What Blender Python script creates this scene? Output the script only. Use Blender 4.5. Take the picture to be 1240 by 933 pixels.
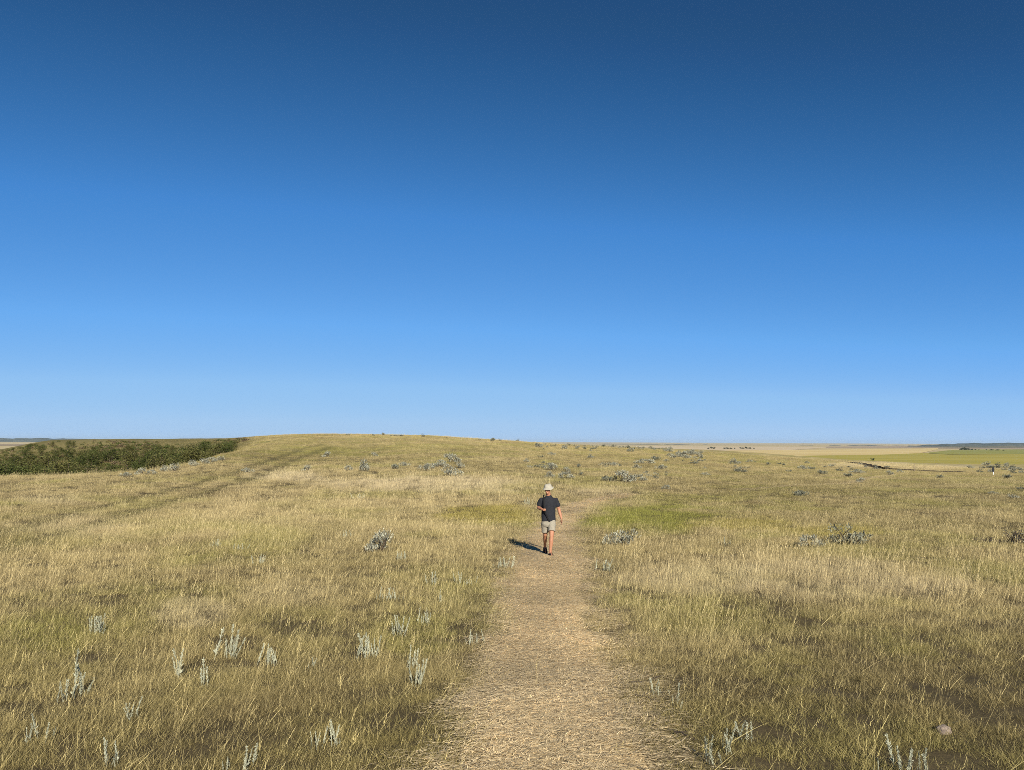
import bpy, bmesh, math, random
import numpy as np
from mathutils import Vector, Matrix

for o in list(bpy.data.objects):
    bpy.data.objects.remove(o, do_unlink=True)
SC = bpy.context.scene
COL = SC.collection
R = math.radians
random.seed(7)
RNG = np.random.default_rng(11)

# ------------------------------------------------------------------ camera, sky, sun, exposure
CAM_H, F, CX, CY = 2.1, 955.0, 620.0, 466.5          # eye height, focal length in photo pixels, centre
PITCH, ROLL = R(4.05), R(0.25)
cam_data = bpy.data.cameras.new('camera')
cam = bpy.data.objects.new('camera', cam_data)
COL.objects.link(cam)
cam_data.sensor_width = 36.0
cam_data.lens = 36.0 * F / 1240.0
cam_data.clip_start, cam_data.clip_end = 0.1, 90000.0
cam.matrix_world = (Matrix.Translation((0, 0, CAM_H)) @ Matrix.Rotation(math.pi / 2 + PITCH, 4, 'X')
                    @ Matrix.Rotation(ROLL, 4, 'Z'))
SC.camera = cam

SUN_EL, SUN_AZ = R(26.0), R(180.0 - 15.0)             # azimuth clockwise from +Y: behind the camera, a little to its right
world = bpy.data.worlds.new('World')
SC.world = world
world.use_nodes = True
wn, wl = world.node_tree.nodes, world.node_tree.links
wn.clear()
w_out = wn.new('ShaderNodeOutputWorld')
w_bg = wn.new('ShaderNodeBackground')
w_sky = wn.new('ShaderNodeTexSky')
w_sky.sky_type = 'NISHITA'
w_sky.sun_disc = False
w_sky.sun_elevation = SUN_EL
w_sky.sun_rotation = SUN_AZ
w_sky.altitude = 5000.0
w_sky.air_density = 0.6
w_sky.dust_density = 0.0
w_sky.ozone_density = 10.0
w_bg.inputs['Strength'].default_value = 0.1
# the camera's tone response to the sky, the same over the whole dome
w_in = wn.new('ShaderNodeVectorMath')
w_in.operation = 'SCALE'
w_in.inputs['Scale'].default_value = 0.08
w_crv = wn.new('ShaderNodeRGBCurve')
CURVES = [[(0, 0), (.0138, .0176), (.0178, .0296), (.026, .0612), (.0467, .147), (.0834, .283), (.156, .376), (.22, .402), (1, .41)],
          [(0, 0), (.041, .080), (.0536, .133), (.08, .246), (.147, .413), (.254, .539), (.413, .591), (.51, .597), (1, .61)],
          [(0, 0), (.134, .216), (.176, .352), (.261, .631), (.464, .871), (.712, .888), (.927, .871), (1, .86)]]
for c_, pts_ in zip(w_crv.mapping.curves, CURVES):
    while len(c_.points) < len(pts_):
        c_.points.new(.5, .5)
    for p_, q_ in zip(c_.points, pts_):
        p_.location = q_
        p_.handle_type = 'VECTOR'
w_crv.mapping.update()
w_up = wn.new('ShaderNodeVectorMath')
w_up.operation = 'SCALE'
w_up.inputs['Scale'].default_value = 10.0 / 2 ** 0.5
wl.new(w_sky.outputs[0], w_in.inputs[0])
wl.new(w_in.outputs[0], w_crv.inputs['Color'])
wl.new(w_crv.outputs[0], w_up.inputs[0])
wl.new(w_up.outputs[0], w_bg.inputs[0])
wl.new(w_bg.outputs[0], w_out.inputs[0])

sun_data = bpy.data.lights.new('sun', 'SUN')
sun_data.energy = 5.0
sun_data.angle = R(0.53)
sun_data.color = (1.0, 0.94, 0.81)
sun = bpy.data.objects.new('sun', sun_data)
COL.objects.link(sun)
SUN_DIR = Vector((math.sin(SUN_AZ) * math.cos(SUN_EL), math.cos(SUN_AZ) * math.cos(SUN_EL), math.sin(SUN_EL)))
sun.rotation_euler = SUN_DIR.to_track_quat('Z', 'Y').to_euler()
sun.location = SUN_DIR * 100

SC.view_settings.view_transform = 'Standard'
SC.view_settings.look = 'None'
SC.view_settings.exposure = 0.5
SC.view_settings.gamma = 1.0
SC.view_settings.use_curve_mapping = False
SC.render.engine = 'CYCLES'
SC.cycles.max_bounces = 6
SC.cycles.diffuse_bounces = 3
SC.cycles.transmission_bounces = 4
SC.cycles.transparent_max_bounces = 8
SC.cycles.volume_bounces = 0
SC.cycles.filter_width = 0.8
SC.cycles.use_denoising = False
SC.cycles.denoiser = 'OPENIMAGEDENOISE'
SC.cycles.denoising_input_passes = 'RGB_ALBEDO_NORMAL'
SC.cycles.denoising_prefilter = 'ACCURATE'

# ------------------------------------------------------------------ pixel <-> direction
cr, sr = math.cos(ROLL), math.sin(ROLL)
cp, sp = math.cos(PITCH), math.sin(PITCH)


def ray(px, py):
    """direction with unit +Y component through a photo pixel"""
    u0, v0 = (np.asarray(px, float) - CX) / F, (CY - np.asarray(py, float)) / F
    u, v = u0 * cr - v0 * sr, u0 * sr + v0 * cr
    dy = cp - v * sp
    return u / dy, (sp + v * cp) / dy


def project(x, y, z):
    """world -> photo pixel"""
    z = z - CAM_H
    d = y * cp + z * sp
    d = np.maximum(d, 0.05)
    v, u = (z * cp - y * sp) / d, x / d
    u0, v0 = u * cr + v * sr, -u * sr + v * cr
    return CX + F * u0, CY - F * v0


# ------------------------------------------------------------------ noise
_perm = np.random.default_rng(3).random((256, 256))


def vnoise(x, y):
    x, y = np.asarray(x, float), np.asarray(y, float)
    xi, yi = np.floor(x).astype(np.int64), np.floor(y).astype(np.int64)
    fx, fy = x - xi, y - yi
    fx, fy = fx * fx * (3 - 2 * fx), fy * fy * (3 - 2 * fy)
    a, b = _perm[xi & 255, yi & 255], _perm[(xi + 1) & 255, yi & 255]
    c, d = _perm[xi & 255, (yi + 1) & 255], _perm[(xi + 1) & 255, (yi + 1) & 255]
    return (a * (1 - fx) + b * fx) * (1 - fy) + (c * (1 - fx) + d * fx) * fy


def fbm(x, y, octaves=4):
    t, amp, tot = 0, 1.0, 0
    for k in range(octaves):
        t = t + amp * vnoise(x * 2 ** k + 17.3 * k, y * 2 ** k + 5.1 * k)
        tot += amp
        amp *= .5
    return t / tot


def sstep(a, b, x):
    t = np.clip((x - a) / (b - a), 0, 1)
    return t * t * (3 - 2 * t)


# ------------------------------------------------------------------ terrain heights
NEAR = [(0, 0), (5, -.06), (9, -.38), (15, -.55), (20, -.67), (30, -.85), (40, -.95)]
FAR = [(620, -30), (1400, -30), (3000, -32), (6000, -38), (12000, -45), (45000, -50)]
# column in photo px -> list of (depth in metres, height or ('r', photo row of the ground there))
TABLE = {
    -400: [(62, -.9), (75, -6), (100, -13), (140, -10), (180, -9), (300, -20)],
    -120: [(60, -.85), (64, -1.2), (75, -5), (98, -10), (130, -7), (175, -5), (230, -7), (300, -14)],
    0: [(58, ('r', 580)), (62, -.95), (75, -4), (95, -8), (130, -4), (170, ('r', 545)), (220, -2), (300, -12)],
    60: [(58, ('r', 579)), (62, -.8), (75, -3.4), (95, -7), (130, -2.4), (170, ('r', 532.5)), (225, 1.5), (300, -10)],
    130: [(58, ('r', 577)), (63, -.65), (75, -2.8), (95, -5.6), (130, -1.6), (172, ('r', 532)), (230, 2.), (300, -8)],
    215: [(68, ('r', 566)), (73, -.4), (85, -2.), (102, -3.2), (135, -.6), (175, ('r', 531.5)), (230, 2), (300, -8)],
    270: [(62, ('r', 566)), (80, ('r', 551)), (86, .5), (97, -.5), (112, -.8), (142, .8), (178, ('r', 531.5)), (230, 2), (300, -8)],
    305: [(60, ('r', 570)), (95, ('r', 541)), (108, ('r', 538)), (120, 1.5), (150, ('r', 530.5)), (180, ('r', 529)), (230, 2), (300, -6)],
    340: [(58, ('r', 573)), (80, ('r', 555)), (110, ('r', 539)), (150, ('r', 527.5)), (190, 3.2), (300, -4)],
    390: [(55, ('r', 575)), (80, ('r', 555)), (110, ('r', 540)), (150, ('r', 526)), (185, 3.5), (300, -4)],
    520: [(55, ('r', 573)), (80, ('r', 553)), (110, ('r', 540)), (150, ('r', 528.5)), (185, 3.0), (300, -4)],
    620: [(55, ('r', 575)), (80, ('r', 556)), (110, ('r', 545)), (150, ('r', 534.5)), (170, ('r', 534)), (220, 1.5), (300, -4)],
    700: [(55, ('r', 579)), (80, ('r', 562)), (110, ('r', 551)), (160, ('r', 541.5)), (210, ('r', 538.5)), (300, -4)],
    800: [(55, ('r', 583)), (80, ('r', 568)), (110, ('r', 557)), (160, ('r', 547.5)), (220, ('r', 542)), (300, -5)],
    900: [(55, ('r', 588)), (80, ('r', 574)), (110, ('r', 563)), (160, ('r', 552)), (220, ('r', 547)), (300, -7)],
    1040: [(55, ('r', 590)), (80, ('r', 578)), (110, ('r', 569)), (160, ('r', 560.5)), (210, ('r', 557)), (300, -9)],
    1140: [(55, ('r', 591)), (80, ('r', 580)), (110, ('r', 573)), (160, ('r', 565)), (230, ('r', 561)), (320, -10)],
    1240: [(55, ('r', 592)), (80, ('r', 582)), (110, ('r', 575)), (160, ('r', 569)), (260, ('r', 562)), (340, -10)],
    1700: [(55, ('r', 594)), (80, ('r', 586)), (110, ('r', 580)), (160, ('r', 576)), (260, ('r', 571)), (340, -14)],
}
_cols = sorted(TABLE)
_ly = np.linspace(0, math.log(1 + 45000.0), 900)           # log(1+Y)
_Y = np.exp(_ly) - 1
_prof = []
for c in _cols:
    pts = list(NEAR)
    for d, h in TABLE[c]:
        if isinstance(h, tuple):
            h = CAM_H + d * float(ray(c, h[1])[1])
        pts.append((d, h))
    pts += FAR
    py_, ph_ = np.array([p[0] for p in pts], float), np.array([p[1] for p in pts], float)
    _prof.append(np.interp(_Y, py_, ph_))
_px_fine = np.arange(-400, 1701, 10.0)
_prof = np.array(_prof)
_grid = np.array([np.interp(_px_fine, _cols, _prof[:, k]) for k in range(len(_Y))])   # [Y, px]


def _smooth(a, n, axis):
    k = np.hanning(n + 2)[1:-1]
    k /= k.sum()
    pad = [(0, 0)] * a.ndim
    pad[axis] = (n // 2, n // 2)
    ap = np.pad(a, pad, mode='edge')
    return np.apply_along_axis(lambda v: np.convolve(v, k, 'valid'), axis, ap)


_grid = _smooth(_grid, 9, 0)
_grid = _smooth(_grid, 5, 1)
_flat = np.interp(_Y, [0, 5, 9, 15, 20, 30, 40, 200, 620, 45000], [0, -.06, -.38, -.55, -.67, -.85, -.95, -2, -30, -50])


def H0(x, y):
    """bare terrain height"""
    x, y = np.asarray(x, float), np.asarray(y, float)
    r = np.hypot(x, y)
    a = np.arctan2(x, y)
    ac = np.clip(a, R(-46), R(46))
    pxc = np.clip(CX + F * np.tan(ac), -400, 1700)
    Yd = np.where(np.abs(a) < R(46), y, r * math.cos(R(46)))
    gy = np.log1p(np.maximum(Yd, 0)) / (_ly[1] - _ly[0])
    gx = (pxc + 400) / 10.0
    iy, ix = np.clip(gy.astype(int), 0, len(_Y) - 2), np.clip(gx.astype(int), 0, len(_px_fine) - 2)
    fy, fx = np.clip(gy - iy, 0, 1), np.clip(gx - ix, 0, 1)
    z = ((_grid[iy, ix] * (1 - fx) + _grid[iy, ix + 1] * fx) * (1 - fy)
         + (_grid[iy + 1, ix] * (1 - fx) + _grid[iy + 1, ix + 1] * fx) * fy)
    zf = np.interp(r, _Y, _flat)
    w = sstep(R(55), R(110), np.abs(a))
    z = z * (1 - w) + zf * w
    bump = (fbm(x * .45, y * .45, 3) - .5) * .09 + (fbm(x * .07 + 9, y * .07, 2) - .5) * .35 * sstep(15, 60, r)
    return z + bump * sstep(1.5, 5, r) * (1 - sstep(250, 420, r))


# path: centre line in world metres (x, y, half width)
PATH = [(.2, -3, .55), (.26, 0, .55), (.36, 5.2, .58), (.47, 9, .62), (.66, 15, .68), (.90, 20, .70), (1.44, 26, .60),
        (2.2, 32, .5), (3.1, 37, .5), (4.4, 40.6, .42), (5.8, 42.8, .26), (7, 44.2, .06)]


def catmull(pts, n=14):
    out = []
    P = np.array([pts[0]] + list(pts) + [pts[-1]], float)
    for i in range(1, len(P) - 2):
        for t in np.linspace(0, 1, n, endpoint=False):
            p0, p1, p2, p3 = P[i - 1], P[i], P[i + 1], P[i + 2]
            out.append(.5 * ((2 * p1) + (-p0 + p2) * t + (2 * p0 - 5 * p1 + 4 * p2 - p3) * t * t + (-p0 + 3 * p1 - 3 * p2 + p3) * t ** 3))
    out.append(P[-2])
    return np.array(out)


PLINE = catmull(PATH)


def line_dist(x, y, L):
    """distance to a polyline and value of its third column at the nearest point"""
    x, y = np.asarray(x, float).ravel(), np.asarray(y, float).ravel()
    best, w = np.full(x.shape, 1e9), np.zeros(x.shape)
    for i in range(len(L) - 1):
        ax, ay, bx, by = L[i, 0], L[i, 1], L[i + 1, 0], L[i + 1, 1]
        dx, dy = bx - ax, by - ay
        t = np.clip(((x - ax) * dx + (y - ay) * dy) / (dx * dx + dy * dy + 1e-9), 0, 1)
        d = np.hypot(x - ax - t * dx, y - ay - t * dy)
        m = d < best
        best[m] = d[m]
        w[m] = (L[i, 2] + t * (L[i + 1, 2] - L[i, 2]))[m]
    return best, w


def path_edge(x, y):
    """signed distance outside the trodden path (negative on the path), with a ragged edge"""
    shp = np.shape(x)
    d, w = line_dist(x, y, PLINE)
    e = d - w
    xr, yr = np.ravel(x), np.ravel(y)
    e = e + (fbm(xr * 1.3, yr * 1.3, 3) - .5) * .75 + (fbm(xr * 5, yr * 5, 2) - .5) * .4
    return e.reshape(shp)


def H(x, y):
    z = H0(x, y)
    return z


def at(px, py):
    """world point of the terrain seen at a photo pixel (first hit)"""
    dx, dz = ray(px, py)
    Ys = np.concatenate([np.arange(2, 60, .1), np.arange(60, 320, .3), np.geomspace(320, 44000, 900)])
    g = CAM_H + Ys * dz - H(Ys * dx, Ys)
    k = np.where(g < 0)[0]
    if len(k) == 0:
        i = int(np.argmin(np.abs(g[Ys < 320])))
        Y = Ys[i]
    else:
        i = k[0]
        Y = Ys[i] if i == 0 else Ys[i - 1] + (Ys[i] - Ys[i - 1]) * g[i - 1] / (g[i - 1] - g[i])
    x = float(Y * dx)
    return Vector((x, float(Y), float(H(x, Y))))


# ------------------------------------------------------------------ colour of the prairie by place
_gy = [505, 530, 550, 570, 590, 610, 640, 680, 720, 780, 850, 933]
_gx = [0, 155, 310, 465, 620, 775, 930, 1085, 1240]
_straw = np.array([
    [.4, .4, .3, .5, .6, .5, .6, .6, .6],
    [.4, .4, .3, .5, .6, .5, .6, .6, .6],
    [.4, .4, .28, .32, .42, .45, .5, .65, .6],
    [.6, .6, .5, .75, .6, .5, .5, .6, .6],
    [.6, .5, .8, .9, .8, .6, .42, .45, .42],
    [.6, .6, .7, .78, .78, .4, .38, .38, .38],
    [.55, .6, .7, .62, .6, .4, .45, .4, .4],
    [.65, .75, .72, .6, .65, .78, .68, .6, .6],
    [.6, .65, .62, .48, .6, .88, .78, .78, .7],
    [.45, .5, .38, .3, .5, .6, .5, .5, .45],
    [.3, .35, .28, .25, .4, .45, .3, .3, .3],
    [.25, .25, .22, .25, .4, .4, .22, .22, .22]])
# explicit patches: photo px centre, radii, kind
PATCHES = [
    (785, 628, 98, 21, 'green', .97), (585, 624, 62, 14, 'gold', .92), (890, 637, 75, 10, 'gold', .7), (1000, 645, 70, 8, 'gold', .75), (930, 650, 50, 5, 'green', .4),
    (470, 600, 50, 7, 'green', .35), (700, 645, 20, 8, 'green', .5), (250, 665, 60, 14, 'green', .2), (60, 655, 70, 14, 'green', .3),
    (500, 770, 60, 40, 'green', .4), (60, 770, 50, 26, 'green', .4), (360, 755, 60, 24, 'green', .25), (560, 720, 40, 20, 'green', .25),
    (360, 545, 60, 7, 'green', .3), (420, 548, 40, 9, 'green', .2), (540, 545, 90, 8, 'green', .15), (1130, 612, 110, 9, 'green', .25),
    (860, 606, 70, 6, 'green', .35), (920, 600, 60, 6, 'green', .25), (1120, 780, 90, 20, 'green', .2), (950, 800, 60, 30, 'green', .15),
    (340, 560, 30, 8, 'gold', .1), (345, 577, 50, 8, 'pale', .75), (520, 588, 150, 11, 'pale', .75), (840, 705, 90, 20, 'pale', .5),
    (230, 745, 45, 16, 'pale', .5), (90, 640, 80, 16, 'pale', .25), (730, 598, 50, 7, 'pale', .4), (1070, 712, 150, 18, 'pale', .5), (980, 690, 110, 12, 'pale', .4),
    (60, 605, 50, 7, 'pale', .3), (1050, 563, 60, 4, 'pale', .5), (1130, 566, 60, 4, 'pale', .4), (350, 720, 60, 18, 'pale', .25)]
C_STRAW, C_PALE, C_GREEN = np.array([.55, .435, .215]), np.array([.71, .58, .36]), np.array([.33, .32, .07])
C_OLIVE, C_GOLD, C_BROWN = np.array([.335, .272, .102]), np.array([.45, .37, .10]), np.array([.24, .18, .09])

# the old vehicle track: two ruts up the hill
RUT_A = catmull([(*at(x, y)[:2], .35) for x, y in ((406, 541), (380, 549), (352, 560), (325, 572), (290, 585), (240, 600), (190, 614), (130, 632), (60, 652), (-30, 675))], 8)
RUT_B = catmull([(*at(x, y)[:2], .35) for x, y in ((392, 538), (362, 546), (330, 557), (300, 568), (262, 580), (205, 595), (150, 608), (85, 624), (10, 644), (-70, 664))], 8)
TRAIL = catmull([(*at(x, y)[:2], .3) for x, y in ((895, 593), (935, 590.5), (985, 587.5), (1035, 583.5), (1055, 578.5), (1085, 574.5))], 8)
RUT_C = catmull([(*at(x, y)[:2], .4) for x, y in ((345, 531), (325, 535), (303, 541))], 8)


def prairie(x, y):
    """base colour (linear) and height factor of the grass at a place"""
    x, y = np.asarray(x, float), np.asarray(y, float)
    px, py = project(x, y, H0(x, y))
    pxc, pyc = np.clip(px, 0, 1240), np.clip(py, 505, 933)
    jx, jy = np.interp(pxc, _gx, range(len(_gx))), np.interp(pyc, _gy, range(len(_gy)))
    ix, iy = np.clip(jx.astype(int), 0, len(_gx) - 2), np.clip(jy.astype(int), 0, len(_gy) - 2)
    fx, fy = jx - ix, jy - iy
    s = ((_straw[iy, ix] * (1 - fx) + _straw[iy, ix + 1] * fx) * (1 - fy) + (_straw[iy + 1, ix] * (1 - fx) + _straw[iy + 1, ix + 1] * fx) * fy)
    n1 = fbm(x * .22 + 3, y * .16 + 8, 4) - .5
    n2 = fbm(x * .9 + 30, y * .7 + 1, 3) - .5
    s = np.clip(s + .05 * sstep(880, 700, py) - .12 * sstep(760, 900, py) - .12 * sstep(700, 900, px) * sstep(660, 600, py) + n1 * .9 + n2 * .55, 0, 1)[:, None]  # foreground pushed to darker olive, putting shade between the blades into the colour
    c = C_OLIVE * (1 - s) + C_STRAW * s
    hgt = .75 + .5 * s[:, 0]
    dead = 1 - .55 * sstep(700, 860, py)
    g = np.clip(.04 + (fbm(x * .3 + 70, y * .25 + 40, 3) - .52) * 2.2, 0, .5)[:, None]
    g = g * (1 - .55 * sstep(740, 840, py))[:, None]
    c = c * (1 - g) + C_GREEN * g
    b = np.clip((fbm(x * .5 + 11, y * .4 + 90, 3) - .56) * 3, 0, .5)[:, None]
    c = c * (1 - b) + C_BROWN * b
    for (qx, qy, rx, ry, kind, wt) in PATCHES:
        q = np.hypot((px - qx) / rx, (py - qy) / ry) + n2 * .9 + n1 * .5
        w = (wt * (1 - sstep(.55, 1.15, q)))[:, None]
        if kind == 'pale':
            c, hgt = c * (1 - w) + C_PALE * w, hgt * (1 + .35 * w[:, 0])
        else:
            c = c * (1 - w) + {'green': C_GREEN, 'gold': C_GOLD}[kind] * w
            if wt > .7:
                hgt = hgt * (1 - .2 * w[:, 0])
            dead = dead * (1 - .85 * w[:, 0])
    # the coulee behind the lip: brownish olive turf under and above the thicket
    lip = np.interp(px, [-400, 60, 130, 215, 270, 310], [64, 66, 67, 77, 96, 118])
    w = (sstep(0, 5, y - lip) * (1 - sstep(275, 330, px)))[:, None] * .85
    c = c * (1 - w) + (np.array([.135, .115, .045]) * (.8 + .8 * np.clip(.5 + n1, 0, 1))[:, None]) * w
    # ruts
    for L in (RUT_A, RUT_B, RUT_C, TRAIL):
        m = (y > 15)
        d = np.full(x.shape, 9.)
        if m.any():
            d[m] = line_dist(x[m], y[m], L)[0]
        w = ((1 - sstep(.25, .7, d)) * (.8 if L is TRAIL else .55))[:, None]
        c = c * (1 - w) + (np.array([.66, .52, .28]) if L is TRAIL else np.array([.18, .165, .06])) * w
        hgt = hgt * (1 - .6 * w[:, 0])
    return c, hgt, dead


# ------------------------------------------------------------------ materials
def mat(name):
    m = bpy.data.materials.new(name)
    m.use_nodes = True
    nt = m.node_tree
    nt.nodes.clear()
    out = nt.nodes.new('ShaderNodeOutputMaterial')
    return m, nt, out


def N(nt, kind, **kw):
    n = nt.nodes.new('ShaderNode' + kind)
    for k, v in kw.items():
        if k.startswith('i_'):
            n.inputs[k[2:].replace('_', ' ')].default_value = v
        else:
            setattr(n, k, v)
    return n


def leafy(name, attr_type, attr, col=None, trans=.3, tone_lo=.6, tone_hi=1.35, straw=None, rough=.65, spec=.15, tcol=None):
    """two sided leaf/blade: diffuse plus translucence; colour from an attribute or fixed, times the tone of each blade"""
    m, nt, out = mat(name)
    L = nt.links
    tone = N(nt, 'Attribute', attribute_name='tone')
    mr = N(nt, 'MapRange')
    mr.inputs['To Min'].default_value, mr.inputs['To Max'].default_value = tone_lo, tone_hi
    L.new(tone.outputs['Fac'], mr.inputs['Value'])
    mul = N(nt, 'Mix', data_type='RGBA', blend_type='MULTIPLY')
    mul.inputs['Factor'].default_value = 1
    if attr:
        a = N(nt, 'Attribute', attribute_type=attr_type, attribute_name=attr)
        src = a.outputs['Color']
    else:
        rgb = N(nt, 'RGB')
        rgb.outputs[0].default_value = (*col, 1)
        src = rgb.outputs[0]
    if straw is not None:
        thr = N(nt, 'MapRange')
        thr.inputs['From Min'].default_value, thr.inputs['From Max'].default_value = straw[0], straw[0] + .12
        L.new(tone.outputs['Fac'], thr.inputs['Value'])
        mx = N(nt, 'Mix', data_type='RGBA')
        fm = N(nt, 'Math', operation='MULTIPLY')
        fm.inputs[1].default_value = straw[2]
        L.new(thr.outputs[0], fm.inputs[0])
        L.new(fm.outputs[0], mx.inputs['Factor'])
        L.new(src, mx.inputs[6])
        mx.inputs[7].default_value = (*straw[1], 1)
        src = mx.outputs[2]
        if attr:                                              # alpha: how much dead straw is mixed in
            fm2 = N(nt, 'Math', operation='MULTIPLY')
            L.new(fm.outputs[0], fm2.inputs[0])
            L.new(a.outputs['Alpha'], fm2.inputs[1])
            L.new(fm2.outputs[0], mx.inputs['Factor'])
    L.new(src, mul.inputs[6])
    L.new(mr.outputs[0], mul.inputs[7])
    b = N(nt, 'BsdfPrincipled')
    b.inputs['Roughness'].default_value = rough
    b.inputs['Specular IOR Level'].default_value = spec
    L.new(mul.outputs[2], b.inputs['Base Color'])
    t = N(nt, 'BsdfTranslucent')
    L.new(mul.outputs[2], t.inputs['Color'])
    ms = N(nt, 'MixShader')
    ms.inputs[0].default_value = trans
    L.new(b.outputs[0], ms.inputs[1])
    L.new(t.outputs[0], ms.inputs[2])
    L.new(ms.outputs[0], out.inputs[0])
    return m


def solid(name, col, rough=.8, spec=.2, noise=None, bump=0, scale=8, col2=None):
    m, nt, out = mat(name)
    L = nt.links
    b = N(nt, 'BsdfPrincipled')
    b.inputs['Roughness'].default_value = rough
    b.inputs['Specular IOR Level'].default_value = spec
    tc = N(nt, 'TexCoord')
    no = N(nt, 'TexNoise')
    no.inputs['Scale'].default_value = scale
    no.inputs['Detail'].default_value = 6
    L.new(tc.outputs['Object'], no.inputs['Vector'])
    mx = N(nt, 'Mix', data_type='RGBA')
    mr = N(nt, 'MapRange')
    mr.inputs['From Min'].default_value, mr.inputs['From Max'].default_value = .35, .65
    L.new(no.outputs['Fac'], mr.inputs['Value'])
    L.new(mr.outputs[0], mx.inputs['Factor'])
    mx.inputs[6].default_value = (*col, 1)
    mx.inputs[7].default_value = (*(col2 or [c * .8 for c in col]), 1)
    L.new(mx.outputs[2], b.inputs['Base Color'])
    if bump:
        bp = N(nt, 'Bump')
        bp.inputs['Strength'].default_value = bump
        bp.inputs['Distance'].default_value = .02
        L.new(no.outputs['Fac'], bp.inputs['Height'])
        L.new(bp.outputs[0], b.inputs['Normal'])
    L.new(b.outputs[0], out.inputs[0])
    return m


def ground_mat():
    m, nt, out = mat('prairie_ground')
    L = nt.links
    a = N(nt, 'Attribute', attribute_name='col')
    geo = N(nt, 'NewGeometry')
    n1 = N(nt, 'TexNoise')
    n1.inputs['Scale'].default_value, n1.inputs['Detail'].default_value, n1.inputs['Roughness'].default_value = 2.2, 8, .7
    n2 = N(nt, 'TexNoise')
    n2.inputs['Scale'].default_value, n2.inputs['Detail'].default_value, n2.inputs['Roughness'].default_value = .12, 6, .65
    L.new(geo.outputs['Position'], n1.inputs['Vector'])
    L.new(geo.outputs['Position'], n2.inputs['Vector'])
    r1 = N(nt, 'MapRange')
    r1.inputs['From Min'].default_value, r1.inputs['From Max'].default_value = .3, .7
    r1.inputs['To Min'].default_value, r1.inputs['To Max'].default_value = .72, 1.28
    L.new(n1.outputs['Fac'], r1.inputs['Value'])
    r2 = N(nt, 'MapRange')
    r2.inputs['From Min'].default_value, r2.inputs['From Max'].default_value = .3, .7
    r2.inputs['To Min'].default_value, r2.inputs['To Max'].default_value = .85, 1.15
    L.new(n2.outputs['Fac'], r2.inputs['Value'])
    mm = N(nt, 'Math', operation='MULTIPLY')
    L.new(r1.outputs[0], mm.inputs[0])
    L.new(r2.outputs[0], mm.inputs[1])
    mul = N(nt, 'Mix', data_type='RGBA', blend_type='MULTIPLY')
    mul.inputs['Factor'].default_value = 1
    L.new(a.outputs['Color'], mul.inputs[6])
    L.new(mm.outputs[0], mul.inputs[7])
    b = N(nt, 'BsdfPrincipled')
    b.inputs['Roughness'].default_value = .95
    b.inputs['Specular IOR Level'].default_value = .05
    L.new(mul.outputs[2], b.inputs['Base Color'])
    bp = N(nt, 'Bump')
    bp.inputs['Strength'].default_value, bp.inputs['Distance'].default_value = .6, .06
    L.new(n1.outputs['Fac'], bp.inputs['Height'])
    L.new(bp.outputs[0], b.inputs['Normal'])
    L.new(b.outputs[0], out.inputs[0])
    return m


def path_mat():
    """trodden dry grass and dust: fine streaks lying across the path"""
    m, nt, out = mat('trodden_straw')
    L = nt.links
    geo = N(nt, 'NewGeometry')
    mp = N(nt, 'Mapping')
    mp.inputs['Scale'].default_value = (9, 30, 9)
    mp.inputs['Rotation'].default_value = (0, 0, .12)
    L.new(geo.outputs['Position'], mp.inputs['Vector'])
    n1 = N(nt, 'TexNoise')
    n1.inputs['Scale'].default_value, n1.inputs['Detail'].default_value, n1.inputs['Roughness'].default_value = 2.0, 8, .7
    n1.inputs['Distortion'].default_value = 1.2
    L.new(mp.outputs[0], n1.inputs['Vector'])
    n2 = N(nt, 'TexNoise')
    n2.inputs['Scale'].default_value, n2.inputs['Detail'].default_value = .9, 5
    L.new(geo.outputs['Position'], n2.inputs['Vector'])
    ramp = N(nt, 'ValToRGB')
    e = ramp.color_ramp.elements
    e[0].position, e[0].color = .3, (.27, .19, .09, 1)
    e[1].position, e[1].color = .7, (.70, .535, .29, 1)
    k = e.new(.48)
    k.color = (.55, .41, .215, 1)
    L.new(n1.outputs['Fac'], ramp.inputs['Fac'])
    mul = N(nt, 'Mix', data_type='RGBA', blend_type='MULTIPLY')
    mul.inputs['Factor'].default_value = 1
    r2 = N(nt, 'MapRange')
    r2.inputs['From Min'].default_value, r2.inputs['From Max'].default_value = .3, .7
    r2.inputs['To Min'].default_value, r2.inputs['To Max'].default_value = .8, 1.2
    L.new(n2.outputs['Fac'], r2.inputs['Value'])
    L.new(ramp.outputs[0], mul.inputs[6])
    L.new(r2.outputs[0], mul.inputs[7])
    b = N(nt, 'BsdfPrincipled')
    b.inputs['Roughness'].default_value = .95
    b.inputs['Specular IOR Level'].default_value = .05
    L.new(mul.outputs[2], b.inputs['Base Color'])
    bp = N(nt, 'Bump')
    bp.inputs['Strength'].default_value, bp.inputs['Distance'].default_value = .35, .012
    L.new(n1.outputs['Fac'], bp.inputs['Height'])
    L.new(bp.outputs[0], b.inputs['Normal'])
    L.new(b.outputs[0], out.inputs[0])
    return m


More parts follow.
